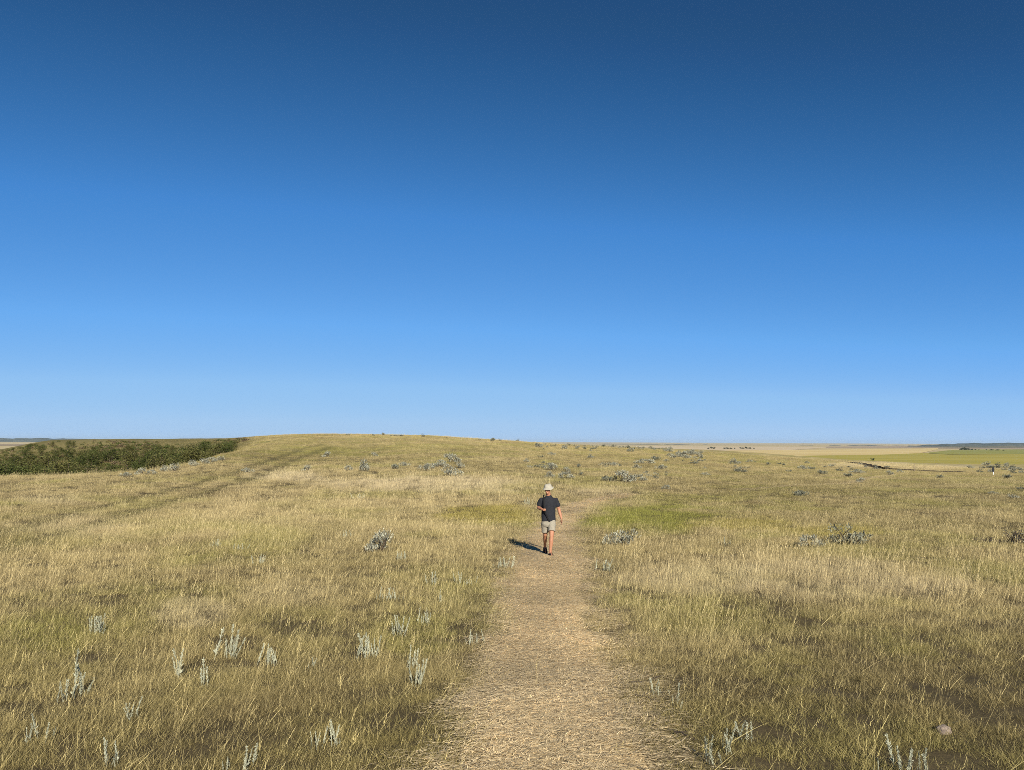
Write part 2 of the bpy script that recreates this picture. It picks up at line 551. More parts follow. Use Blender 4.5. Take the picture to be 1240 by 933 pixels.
def field_mat(name, c1, c2, scale):
    m, nt, out = mat(name)
    L = nt.links
    geo = N(nt, 'NewGeometry')
    mp = N(nt, 'Mapping')
    mp.inputs['Scale'].default_value = scale
    L.new(geo.outputs['Position'], mp.inputs['Vector'])
    n1 = N(nt, 'TexNoise')
    n1.inputs['Scale'].default_value, n1.inputs['Detail'].default_value = 1.0, 6
    L.new(mp.outputs[0], n1.inputs['Vector'])
    mr = N(nt, 'MapRange')
    mr.inputs['From Min'].default_value, mr.inputs['From Max'].default_value = .36, .64
    L.new(n1.outputs['Fac'], mr.inputs['Value'])
    mx = N(nt, 'Mix', data_type='RGBA')
    mx.inputs[6].default_value, mx.inputs[7].default_value = (*c1, 1), (*c2, 1)
    L.new(mr.outputs[0], mx.inputs['Factor'])
    b = N(nt, 'BsdfPrincipled')
    b.inputs['Roughness'].default_value = 1
    b.inputs['Specular IOR Level'].default_value = .02
    L.new(mx.outputs[2], b.inputs['Base Color'])
    L.new(b.outputs[0], out.inputs[0])
    return m


M_GROUND = ground_mat()
M_PATH = path_mat()
M_GRASS = leafy('grass_blades', 'INSTANCER', 'col', trans=.28, tone_lo=.36, tone_hi=1.42, straw=(.76, (.64, .51, .26), .7))
M_FARGRASS = leafy('far_grass_blades', 'INSTANCER', 'col', trans=.28, tone_lo=.5, tone_hi=1.32, straw=(.78, (.62, .50, .27), .6))
M_LITTER = leafy('dry_straw', 'INSTANCER', 'col', trans=.1, tone_lo=.35, tone_hi=1.5)
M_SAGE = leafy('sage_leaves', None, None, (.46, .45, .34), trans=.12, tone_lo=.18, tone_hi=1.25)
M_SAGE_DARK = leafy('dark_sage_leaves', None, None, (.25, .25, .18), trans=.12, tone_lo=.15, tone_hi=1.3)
M_SILVER = leafy('silver_leaves', None, None, (.52, .52, .38), trans=.2, tone_lo=.5, tone_hi=1.2)
M_WOOD = solid('grey_wood', (.12, .09, .065), .9, .1, scale=20)
M_DEAD = solid('dead_wood', (.075, .058, .045), .9, .1, scale=20)
M_LEAF = leafy('thicket_leaves', None, None, (.085, .10, .027), trans=.25, tone_lo=.45, tone_hi=1.5)
M_LEAF2 = leafy('olive_leaves', None, None, (.15, .145, .047), trans=.25, tone_lo=.45, tone_hi=1.3)
M_LEAF3 = leafy('browning_leaves', None, None, (.19, .15, .075), trans=.2, tone_lo=.5, tone_hi=1.4)
M_TREE = leafy('shelterbelt_leaves', None, None, (.05, .065, .025), trans=.2, tone_lo=.5, tone_hi=1.4)


# ------------------------------------------------------------------ object helpers
def link(name, me, m=None, parent=None):
    o = bpy.data.objects.new(name, me)
    COL.objects.link(o)
    if m is not None and me is not None and not me.materials:
        me.materials.append(m)
    if parent is not None:
        o.parent = parent
    return o


def tag(o, label=None, cat=None, group=None, kind=None):
    for k, v in (('label', label), ('category', cat), ('group', group), ('kind', kind)):
        if v:
            o[k] = v
    return o


def mesh_np(name, verts, faces, smooth=False, tone=None):
    me = bpy.data.meshes.new(name)
    me.from_pydata([tuple(v) for v in verts], [], faces)
    if smooth:
        me.polygons.foreach_set('use_smooth', [True] * len(me.polygons))
    if tone is not None:
        a = me.attributes.new('tone', 'FLOAT', 'POINT')
        a.data.foreach_set('value', np.asarray(tone, np.float32))
    me.update()
    return me


class Leaves:
    """collects blades, leaves and tubes for one mesh"""
    def __init__(self):
        self.v, self.f, self.t = [], [], []

    def blade(self, base, tip, bend, w, side, tone, seg=3, tip_w=0.0):
        base, tip, bend, side = (np.asarray(q, float) for q in (base, tip, bend, side))
        n = len(self.v)
        for k in range(seg):
            t = k / seg
            p = base + (tip - base) * t + bend * (t * t - t) * -1
            ww = w * (1 - .75 * t) * .5
            self.v += [p - side * ww, p + side * ww]
        self.v.append(tip)
        self.t += [tone] * (2 * seg + 1)
        for k in range(seg - 1):
            a = n + 2 * k
            self.f.append((a, a + 1, a + 3, a + 2))
        a = n + 2 * (seg - 1)
        self.f.append((a, a + 1, a + 2))

    def leaf(self, base, d, nrm, ln, w, tone):
        base, d, nrm = (np.asarray(q, float) for q in (base, d, nrm))
        s = np.cross(d, nrm)
        s /= (np.linalg.norm(s) + 1e-9)
        n = len(self.v)
        m = base + d * ln * .5
        self.v += [base, m + s * w * .5, base + d * ln, m - s * w * .5]
        self.t += [tone] * 4
        self.f.append((n, n + 1, n + 2, n + 3))

    def tube(self, pts, rad, tone=.5, k=5):
        pts = [np.asarray(p, float) for p in pts]
        n = len(self.v)
        for i, p in enumerate(pts):
            d = pts[min(i + 1, len(pts) - 1)] - pts[max(i - 1, 0)]
            d /= np.linalg.norm(d) + 1e-9
            u = np.cross(d, (0, 0, 1.)) if abs(d[2]) < .95 else np.cross(d, (1., 0, 0))
            u /= np.linalg.norm(u) + 1e-9
            w = np.cross(d, u)
            for j in range(k):
                a = 2 * math.pi * j / k
                self.v.append(p + (u * math.cos(a) + w * math.sin(a)) * rad[i])
                self.t.append(tone)
        for i in range(len(pts) - 1):
            for j in range(k):
                a, b = n + i * k + j, n + i * k + (j + 1) % k
                self.f.append((a, b, b + k, a + k))
        self.f.append(tuple(n + (len(pts) - 1) * k + j for j in range(k)))

    def mesh(self, name, smooth=False):
        return mesh_np(name, self.v, self.f, smooth, self.t)


rnd = random.random
uni = random.uniform


# ------------------------------------------------------------------ ground sheet: polar grid out to the horizon
def build_ground():
    az = np.concatenate([np.arange(-180, -48, 6.0), np.arange(-48, 48, .25), np.arange(48, 180, 6.0)])
    rr = [0.0, .6, 1.2, 1.8]
    r = 2.4
    while r < 43000:
        rr.append(r)
        r *= 1.022 if r < 400 else 1.06
    rr = np.array(rr[1:])
    A, RR = np.meshgrid(np.radians(az), rr)
    x, y = RR * np.sin(A), RR * np.cos(A)
    z = H(x, y)
    e = np.full(x.shape, 9.0)
    m = (RR < 130) & (y > -6)
    e[m] = path_edge(x[m], y[m])
    z = z - .035 * (1 - sstep(-.05, .25, e))
    na, nr = len(az), len(rr)
    verts = np.stack([x.ravel(), y.ravel(), z.ravel()], 1)
    verts = np.vstack([verts, [[0, 0, float(H(0, .01))]]])
    faces = []
    for i in range(nr - 1):
        for j in range(na):
            a, b = i * na + j, i * na + (j + 1) % na
            faces.append((a, a + na, b + na, b))
    c = len(verts) - 1
    for j in range(na):
        faces.append((c, j, (j + 1) % na))
    me = mesh_np('ground', verts, faces, True)
    vx, vy = verts[:, 0], verts[:, 1]
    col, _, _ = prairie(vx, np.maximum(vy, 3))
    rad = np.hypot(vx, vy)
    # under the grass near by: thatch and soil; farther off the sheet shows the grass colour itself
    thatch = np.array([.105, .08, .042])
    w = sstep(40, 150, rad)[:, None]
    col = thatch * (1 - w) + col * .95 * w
    # trampled straw on both sides of the path
    ef = np.append(e.ravel(), 9.0)
    w = ((1 - sstep(.0, .42, ef)) * (.55 + .9 * (fbm(vx * 2.2, vy * 2.2, 3) - .4)).clip(0, 1))[:, None]
    col = col * (1 - w) + np.array([.52, .39, .205]) * w
    # plain far below: pasture and stubble
    w = sstep(300, 700, rad)[:, None]
    plain = np.array([.52, .41, .21]) * (.85 + .3 * fbm(vx * .0012, vy * .0006, 3))[:, None]
    col = col * (1 - w) + plain * w
    ca = me.attributes.new('col', 'FLOAT_COLOR', 'POINT')
    ca.data.foreach_set('color', np.hstack([col, np.ones((len(col), 1))]).astype(np.float32).ravel())
    o = link('ground', me, M_GROUND)
    tag(o, 'dry prairie ground rising to a low grassy hill on the left', None, None, 'structure')


build_ground()


def build_path():
    L = catmull(PATH, 22)
    n = 17
    verts, faces = [], []
    for i, p in enumerate(L):
        d = L[min(i + 1, len(L) - 1)] - L[max(i - 1, 0)]
        d = d[:2] / (np.linalg.norm(d[:2]) + 1e-9)
        s = np.array([d[1], -d[0]])
        for k in range(n):
            t = -1 + 2 * k / (n - 1)
            rag = (float(fbm(p[0] * 2 + (9 if t > 0 else 0), p[1] * 2.3, 3)) - .5) * .6 * min(1, p[2] * 1.6)
            q = p[:2] + s * t * (p[2] * .92 + rag)
            z = float(H(q[0], q[1])) + .012 - .05 * max(0, abs(t) - .8) / .2
            verts.append((q[0], q[1], z))
    for i in range(len(L) - 1):
        for k in range(n - 1):
            a = i * n + k
            faces.append((a, a + n, a + n + 1, a + 1))
    o = link('path', mesh_np('path', verts, faces, True), M_PATH)
    tag(o, 'trodden straw-coloured footpath running up to the walker and bending right', None, None, 'structure')


build_path()


# ------------------------------------------------------------------ far fields laid on the plain
def build_field(name, label, top, bottom, m, lift):
    """field between two photo outlines (lists of px, py) on the plain"""
    xs = np.arange(max(top[0][0], bottom[0][0]), min(top[-1][0], bottom[-1][0]) + .1, 6.0)
    ty = np.interp(xs, *zip(*top))
    by = np.interp(xs, *zip(*bottom))
    k = 7
    verts, faces = [], []

    def plain_at(px, py):
        dx, dz = ray(px, py)
        Y = np.geomspace(650, 44000, 2500)
        g = CAM_H + Y * dz - np.interp(Y, [f[0] for f in FAR], [f[1] for f in FAR])
        q = np.where(g < 0)[0]
        return (float(dx), 44000.0 if len(q) == 0 else float(Y[q[0]]))
    for x_, a, b in zip(xs, ty, by):
        (dx, Y1), (_, Y0) = plain_at(x_, a), plain_at(x_, b)
        for j in range(k):
            Y = math.exp(math.log(Y0) + (math.log(Y1) - math.log(Y0)) * j / (k - 1))
            verts.append((dx * Y, Y, float(H(dx * Y, Y)) + lift))
    for i in range(len(xs) - 1):
        for j in range(k - 1):
            a = i * k + j
            faces.append((a, a + k, a + k + 1, a + 1))
    o = link(name, mesh_np(name, verts, faces, True), m)
    tag(o, label, None, None, 'structure')


build_field('stubble_field', 'bright cream stubble field on the far plain', [(770, 540.3), (830, 541), (1010, 541.5)], [(770, 545.5), (900, 547), (960, 545.2), (1010, 541.8)],
            field_mat('cream_stubble', (.68, .55, .36), (.56, .43, .26), (.002, .006, 1)), .6)
build_field('tan_field', 'tan fallow field in broad streaks on the far plain', [(860, 546.3), (1000, 545), (1140, 543)], [(860, 553), (930, 556), (1090, 555), (1140, 543.6)],
            field_mat('tan_fallow', (.72, .56, .26), (.58, .43, .19), (.003, .01, 1)), 1.0)
build_field('pink_field', 'pale pinkish ploughed field near the right horizon', [(1000, 541.2), (1100, 540.5), (1300, 540.5)], [(1000, 543), (1100, 543), (1300, 545)],
            field_mat('pink_plough', (.44, .34, .24), (.36, .27, .17), (.001, .004, 1)), .8)
build_field('canola_field', 'yellow-green crop field below the right horizon', [(900, 555), (970, 553), (1070, 551.5), (1130, 549), (1320, 549)], [(900, 556), (970, 558), (1130, 568), (1320, 569)],
            field_mat('yellow_crop', (.43, .355, .085), (.35, .30, .07), (.004, .015, 1)), 1.6)
build_field('green_field', 'greener crop rise beyond the yellow-green field', [(1125, 549), (1150, 546), (1180, 545), (1320, 545)], [(1125, 550), (1150, 551.5), (1220, 551), (1320, 549.5)],
            field_mat('green_crop', (.25, .26, .07), (.34, .31, .09), (.004, .015, 1)), 2.2)
build_field('valley_field', 'pale hay field in the valley beyond the coulee', [(-90, 541), (100, 541)], [(-90, 544.5), (100, 544.5)],
            field_mat('pale_hay', (.55, .45, .25), (.5, .4, .2), (.002, .006, 1)), .6)
build_field('rose_field', 'narrow brownish field in the valley beyond the coulee', [(-90, 538.3), (100, 538.6)], [(-90, 539.8), (100, 540)],
            field_mat('rose_fallow', (.34, .25, .18), (.3, .23, .15), (.001, .003, 1)), .7)


# far hills
def build_hills(name, label, D, prof, depth, m):
    xs = np.linspace(prof[0][0], prof[-1][0], 120)
    rows = np.interp(xs, *zip(*prof)) - (fbm(xs * .09, xs * 0 + D * .01, 4) - .5) * 1.6
    cross = [(-.5, 0.), (-.32, .62), (-.2, .93), (0, 1), (.5, 0)]
    verts, faces = [], []
    for x_, r_ in zip(xs, rows):
        dx, dz = ray(x_, r_)
        top = CAM_H + D * float(dz)
        for c, hgt in cross:
            Y = D + c * depth
            base = float(np.interp(Y, [f[0] for f in FAR], [f[1] for f in FAR])) - 6
            j = (float(vnoise(x_ * .35, c * 9)) - .5) * .35 * (hgt < .9) * hgt
            verts.append((float(dx) * Y, Y, base + max(top - base, 1) * (hgt + j)))
    k = len(cross)
    for i in range(len(xs) - 1):
        for j in range(k - 1):
            a = i * k + j
            faces.append((a, a + k, a + k + 1, a + 1))
    tag(link(name, mesh_np(name, verts, faces, True), m), label, None, None, 'structure')


M_HILL = field_mat('wooded_hill', (.075, .09, .075), (.13, .14, .11), (.003, .002, .01))  # some haze is put into the colour: hills made lighter and bluer
M_HILL2 = field_mat('grassy_hill', (.2, .17, .11), (.13, .13, .08), (.003, .002, .01))
build_hills('wooded_hills', 'dark blue wooded hills at the right horizon', 9000, [(1100, 540), (1130, 538.8), (1160, 537.2), (1200, 536.6), (1250, 536.8), (1330, 537)], 1600, M_HILL)
build_hills('low_hills', 'low bluish hills along the horizon behind the fields', 11500, [(880, 541), (930, 540), (1000, 539.5), (1060, 539.8), (1110, 540.5)], 1700, M_HILL)
build_hills('grassy_hills', 'pale grassy rise below the wooded hills', 7000, [(1040, 542.3), (1120, 541), (1180, 540.6), (1330, 540.8)], 900, M_HILL2)
build_hills('ridge_hills', 'thin hazy hills behind the sagebrush ridge', 12500, [(560, 538), (700, 538), (790, 537.6), (880, 539.5), (910, 540)], 1700, M_HILL2)
build_hills('valley_hills', 'thin blue hills beyond the valley at the left edge', 12000, [(-120, 531), (0, 531.2), (40, 531), (120, 532)], 1700, M_HILL)


# ------------------------------------------------------------------ scattered grass
def scatter(name, pts, rots, scales, variant, col, sources, kind='stuff', label=None):
    me = bpy.data.meshes.new(name)
    me.vertices.add(len(pts))
    me.vertices.foreach_set('co', np.asarray(pts, np.float32).ravel())
    for nm, ty, key, data in (('rot', 'FLOAT_VECTOR', 'vector', rots), ('scl', 'FLOAT_VECTOR', 'vector', scales),
                              ('variant', 'INT', 'value', variant), ('col', 'FLOAT_COLOR', 'color', col)):
        a = me.attributes.new(nm, ty, 'POINT')
        a.data.foreach_set(key, np.ascontiguousarray(data, np.int32 if ty == 'INT' else np.float32).ravel())
    o = link(name, me)
    src = bpy.data.collections.new(name + '_kinds')
    for k, sm in enumerate(sources):
        so = bpy.data.objects.new(name + '_kind_%02d' % k, sm)
        src.objects.link(so)
    ng = bpy.data.node_groups.new(name + '_scatter', 'GeometryNodeTree')
    ng.interface.new_socket('Geometry', in_out='INPUT', socket_type='NodeSocketGeometry')
    ng.interface.new_socket('Geometry', in_out='OUTPUT', socket_type='NodeSocketGeometry')
    gi, go = ng.nodes.new('NodeGroupInput'), ng.nodes.new('NodeGroupOutput')
    ci = ng.nodes.new('GeometryNodeCollectionInfo')
    ci.inputs['Collection'].default_value = src
    ci.inputs['Separate Children'].default_value = True
    ci.inputs['Reset Children'].default_value = True
    ip = ng.nodes.new('GeometryNodeInstanceOnPoints')
    ip.inputs['Pick Instance'].default_value = True

    def attr(nm, ty):
        n = ng.nodes.new('GeometryNodeInputNamedAttribute')
        n.data_type = ty
        n.inputs['Name'].default_value = nm
        return [q for q in n.outputs if q.enabled and q.name == 'Attribute'][0]
    K = ng.links.new
    mp = ng.nodes.new('GeometryNodeMeshToPoints')
    K(gi.outputs[0], mp.inputs[0])
    K(mp.outputs[0], ip.inputs['Points'])
    K(ci.outputs[0], ip.inputs['Instance'])
    K(attr('variant', 'INT'), ip.inputs['Instance Index'])
    e2r = ng.nodes.new('FunctionNodeEulerToRotation')
    K(attr('rot', 'FLOAT_VECTOR'), e2r.inputs[0])
    K(e2r.outputs[0], ip.inputs['Rotation'])
    K(attr('scl', 'FLOAT_VECTOR'), ip.inputs['Scale'])
    K(ip.outputs[0], go.inputs[0])
    md = o.modifiers.new('scatter', 'NODES')
    md.node_group = ng
    tag(o, label, None, None, kind)
    return o


WIND = np.array([.55, .15, 0])


def tuft(radius, blades, h0, h1, w0, w1, stems, lean, seg=3, stem_h=(.28, .46), m=None):
    g = Leaves()
    for k in range(blades):
        a, q = uni(0, 6.283), radius * math.sqrt(rnd())
        b = np.array([q * math.cos(a), q * math.sin(a), -.02])
        hgt = uni(h0, h1) * (.6 + .4 * rnd())
        d = uni(0, 6.283)
        out = np.array([math.cos(d), math.sin(d), 0]) * hgt * uni(.1, lean) + WIND * hgt * uni(.1, .5)
        tip = b + out + np.array([0, 0, hgt])
        sd = uni(0, 6.283)
        g.blade(b, tip, np.array([0, 0, hgt * uni(.05, .35)]), uni(w0, w1), (math.cos(sd), math.sin(sd), 0), rnd(), seg)
    for k in range(stems):
        a, q = uni(0, 6.283), radius * .8 * rnd()
        b = np.array([q * math.cos(a), q * math.sin(a), 0])
        hgt = uni(*stem_h)
        d = uni(0, 6.283)
        tip = b + np.array([math.cos(d), math.sin(d), 0]) * hgt * uni(.05, .5) + WIND * hgt * uni(.2, .7) + np.array([0, 0, hgt])
        sd = uni(-.7, .7)
        s = (math.cos(sd), math.sin(sd), 0)
        bd = np.array([0, 0, hgt * uni(.05, .25)])
        g.blade(b, tip, bd, w0 * .9, s, uni(.85, 1), seg + 1)
        if rnd() < .6:                                         # seed head
            d0 = tip - b
            for j in range(3):
                p = tip - d0 * .16 * j / 2
                g.blade(p - d0 * .07, p + d0 * .03 + np.array([uni(-.01, .01), uni(-.01, .01), 0]), bd * 0, w1 * 1.3, s, uni(.85, 1), 2)
    me = g.mesh('grass_tuft')
    me.materials.append(m or M_GRASS)
    return me


def long_straw():
    g = Leaves()
    for k in range(random.choice((1, 1, 2))):
        d, ln, up = uni(-1.0, 1.0), uni(.28, .5), uni(.35, .75)
        tip = np.array([math.cos(d) * ln, math.sin(d) * ln, ln * up])
        g.blade((uni(-.04, .04), uni(-.04, .04), 0), tip, np.array([0, 0, ln * uni(.1, .4)]), .0075, (-math.sin(d), math.cos(d), .3), uni(.85, 1), 6)
    me = g.mesh('long_straw')
    me.materials.append(M_GRASS)
    return me


NEAR_T = [tuft(.15, 110, .03, .12, .0015, .003, random.choice((0, 0, 0, 0, 1)), 1.3) for _ in range(14)]       # 0-13 short turf
NEAR_T += [tuft(.12, 60, .06, .17, .0015, .0028, random.choice((1, 2, 3)), .9, 3, (.17, .29)) for _ in range(8)]            # 14-21 bunch grass
NEAR_T += [tuft(.06, 0, .1, .2, .003, .0045, 2, .6, 4, (.22, .38)) for _ in range(2)] + [long_straw() for _ in range(2)]                           # 22-25 lone bent stems
FAR_T = [tuft(.36, 110, .04, .15, .003, .006, 1, 1.0, 2, (.15, .24), M_FARGRASS) for _ in range(8)]
FAR_T += [tuft(.32, 90, .07, .21, .003, .006, 4, .7, 2, (.18, .3), M_FARGRASS) for _ in range(6)]


def grass_points(n_wish, y0, y1, dens, az=43):
    """points in a wedge in front of the camera; dens(r) = wanted tufts per square metre"""
    r_ = np.linspace(y0, y1, 400)
    wgt = dens(r_) * r_
    cdf = np.cumsum(wgt)
    total = float(np.sum(wgt)) * (r_[1] - r_[0]) * 2 * R(az)
    n = int(min(total, n_wish))
    r = np.interp(RNG.random(n) * cdf[-1], cdf, r_)
    a = (RNG.random(n) * 2 - 1) * R(az)
    return r * np.sin(a), r * np.cos(a), r


def build_grass(name, x, y, r, near, label):
    e = path_edge(x, y)
    keep = RNG.random(len(x)) < np.where(e < .45, np.clip((e + .14) / .44, np.where(e > -.4, .07, .008), 1), 1)
    # a few gaps where soil shows through the turf
    gap = fbm(x * 1.7 + 50, y * 1.7 + 20, 3)
    gpx, gpy = project(x, y, H0(x, y))
    dark = sstep(760, 880, gpx) * sstep(730, 800, gpy) + .3 * sstep(520, 400, gpx) * sstep(820, 880, gpy)   # turf thinned near the camera, dark ground standing in for shadowed gaps
    gap2 = fbm(x * 4.2 + 8, y * 4.2 + 31, 3)
    keep &= RNG.random(len(x)) < np.clip((gap - .30) / .1, .3, 1) * (1 - dark * (1 - np.clip((gap2 - .36) / .12, .02, 1)))
    x, y, r, e = x[keep], y[keep], r[keep], e[keep]
    col, hgt, dead = prairie(x, y)
    hgt = hgt * (.55 + .45 * sstep(0, .9, e))
    n = len(x)
    col = col * (.62 + .7 * RNG.random((n, 1)) ** 1.2)
    z = H(x, y)
    rot = np.stack([RNG.normal(0, .08, n), RNG.normal(0, .08, n), RNG.normal(0, .5, n)], 1)   # keeps the wind lean
    s = .8 + .45 * RNG.random(n)
    scl = np.stack([s, s, s * hgt], 1)
    tall = np.clip((hgt - .85) * 1.1, .05, .75)
    if near:
        t = RNG.random(n)
        var = np.where(t < .02, RNG.integers(22, 26, n), np.where(t < .02 + tall * .8, RNG.integers(14, 22, n), RNG.integers(0, 14, n)))
        src = NEAR_T
    else:
        var = np.where(RNG.random(n) < tall, RNG.integers(8, 14, n), RNG.integers(0, 8, n))
        src = FAR_T
    print(name, n)
    scatter(name, np.stack([x, y, z], 1), rot, scl, var, np.hstack([col, dead[:, None]]), src, 'stuff', label)


x, y, r = grass_points(120000, 2.6, 34, lambda q: 100 * np.minimum(1, 9 / q) * (1 - sstep(20, 34, q)))
build_grass('prairie_grass', x, y, r, True, 'dry yellow and olive prairie grass on both sides of the path')
x, y, r = grass_points(150000, 12, 185, lambda q: 25 * np.minimum(1, 30 / q) * sstep(12, 30, q))
build_grass('hill_grass', x, y, r, False, 'pale dry grass covering the slopes beyond the walker')


# straw lying on the path
def litter(n, ln):
    g = Leaves()
    for k in range(n):
        q, a = .22 * math.sqrt(rnd()), uni(0, 6.283)
        p = np.array([q * math.cos(a), q * math.sin(a), uni(.0, .012)])
        d = random.gauss(0, .55)
        l_ = uni(.4, 1) * ln
        t = p + np.array([math.cos(d) * l_, math.sin(d) * l_, uni(-.006, .012)])
        g.blade(p, t, np.array([0, 0, uni(0, .012)]), uni(.003, .006), (-math.sin(d), math.cos(d), 0), rnd(), 2)
    me = g.mesh('straw_litter')
    me.materials.append(M_LITTER)
    return me


LIT = [litter(34, .11) for _ in range(8)]
n = 21000
t_ = RNG.random(n)
idx = (np.interp(t_ ** 1.1, [0, 1], [14, len(PLINE) - 8])).astype(int)
off = RNG.normal(0, .62, n)
dirs = PLINE[idx + 1, :2] - PLINE[idx, :2]
dirs /= np.linalg.norm(dirs, axis=1)[:, None]
lx = PLINE[idx, 0] + dirs[:, 1] * off * (PLINE[idx, 2] + .25) + dirs[:, 0] * RNG.random(n) * .4
ly = PLINE[idx, 1] - dirs[:, 0] * off * (PLINE[idx, 2] + .25) + dirs[:, 1] * RNG.random(n) * .4
kp = (path_edge(lx, ly) < RNG.uniform(.05, .5, len(lx))) & (RNG.random(len(lx)) < np.clip(.5 + 2.2 * (fbm(lx * .9 + 7, ly * .55, 3) - .38), .35, 1))
lx, ly = lx[kp], ly[kp]
n = len(lx)
lc = np.array([.84, .655, .375]) * (.65 + .6 * RNG.random((n, 1))) * (.62 + .8 * fbm(lx * .9 + 40, ly * .6, 3))[:, None]
scatter('straw_litter', np.stack([lx, ly, H(lx, ly) + .014], 1), np.stack([np.zeros(n), np.zeros(n), RNG.normal(.08, .45, n)], 1),
        np.tile((.8 + .5 * RNG.random((n, 1))), (1, 3)), RNG.integers(0, 8, n), np.hstack([lc, np.ones((n, 1))]), LIT, 'stuff', 'flattened dry straw lying across the footpath')

# ================= things on the prairie
def thing(name, label, cat, loc, rotz=0.0, group=None, scale=None):
    o = bpy.data.objects.new(name, None)
    COL.objects.link(o)
    o.empty_display_size = .3
    o.location = loc
    o.rotation_euler = (0, 0, rotz)
    if scale is not None:
        o.scale = scale
    return tag(o, label, cat, group)


def copy_thing(src, loc, rotz, scale, label, group=None):
    r = src.copy()
    COL.objects.link(r)
    r.location, r.rotation_euler, r.scale = loc, (0, 0, rotz), scale
    r['label'] = label
    if group:
        r['group'] = group
    elif 'group' in r:
        del r['group']
    for ch in KIDS[src.name]:
        c = ch.copy()
        COL.objects.link(c)
        c.parent = r
    return r


KIDS = {}
FREE = {}                                   # the first placing of a kind moves the thing itself


def place(kind, protos, loc, rotz, scale, label, group=None):
    p = random.choice(protos)
    if not FREE.get(p.name):
        FREE[p.name] = True
        p.location, p.rotation_euler, p.scale = loc, (0, 0, rotz), scale
        p['label'] = label
        if group:
            p['group'] = group
        return p
    return copy_thing(p, loc, rotz, scale, label, group)


def unit_dir(zmin=-1.0):
    while True:
        v = np.array([random.gauss(0, 1) for _ in range(3)])
        v /= np.linalg.norm(v)
        if v[2] >= zmin:
            return v


# ---- sagebrush: woody branches and upright leafy sprigs in lobes; unit: 1 m wide, about 0.6 m high
def make_sagebrush(m_leaf, leafy_count, lobes, name='sagebrush', cat='shrub'):
    t = thing(name, 'sagebrush', cat, (0, 0, 0))
    L, B = Leaves(), Leaves()
    cs = []
    for k in range(lobes):
        a, q = uni(0, 6.283), uni(.02, .44)
        cs.append((np.array([q * math.cos(a), q * math.sin(a), uni(.06, .40) * (1.15 - q * 1.2)]), uni(.09, .21)))
    for c, rad in cs:
        base = np.array([c[0] * .15, c[1] * .15, -.05])
        mid = (base + c) * .5 + np.array([uni(-.05, .05), uni(-.05, .05), -.03])
        B.tube([base, mid, c], [.022, .014, .008], uni(.2, .8), 5)
        for k in range(3):
            e = c + unit_dir(-.1) * rad * .9
            B.tube([mid * .4 + c * .6, e], [.008, .003], uni(.2, .8), 4)
    for k in range(leafy_count):
        c, rad = random.choice(cs)
        d = unit_dir(-.35)
        p = c + d * rad * uni(.55, 1.05) * np.array([1, 1, .95])
        if p[2] < .02:
            p[2] = uni(.02, .1)
        up = d * .6 + np.array([uni(-.2, .2), uni(-.2, .2), .9])
        up /= np.linalg.norm(up)
        tone = np.clip(.5 + .34 * random.gauss(0, 1) + .5 * (np.linalg.norm(p[:2]) - .25), 0, 1) if rnd() < .75 else uni(0, .3)  # inner shade put into the leaf tone: darker towards the heart, plus random
        ln = uni(.07, .14)
        for j in range(5):
            q = p + up * ln * j / 5
            dd = up + unit_dir() * .55
            dd /= np.linalg.norm(dd)
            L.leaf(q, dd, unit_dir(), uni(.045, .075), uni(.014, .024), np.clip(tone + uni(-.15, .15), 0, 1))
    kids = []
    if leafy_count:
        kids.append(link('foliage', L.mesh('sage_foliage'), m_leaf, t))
    kids.append(link('branch', B.mesh('sage_branches'), M_WOOD if m_leaf is not M_SAGE_DARK else M_DEAD, t))
    KIDS[t.name] = kids
    return t


SAGE = [make_sagebrush(M_SAGE, 300, n_) for n_ in (6, 7, 8, 9, 7)]
DARK = [make_sagebrush(M_SAGE_DARK, 260, n_) for n_ in (6, 8, 7)]


def sage_at(px, py, wpx, hpx, label, group=None, dark=False):
    p = at(px, py)
    w, h = wpx * p.y / F, hpx * p.y / F + (.10 if p.y < 100 else .13)
    d = min(w, max(.5, h * 1.6))
    place('sage', DARK if dark else SAGE, (p.x, p.y, p.z - .03), uni(-.25, .25) + random.choice((0, math.pi)),
          (w * 1.25, d * 1.1, h * 1.72), label, group)


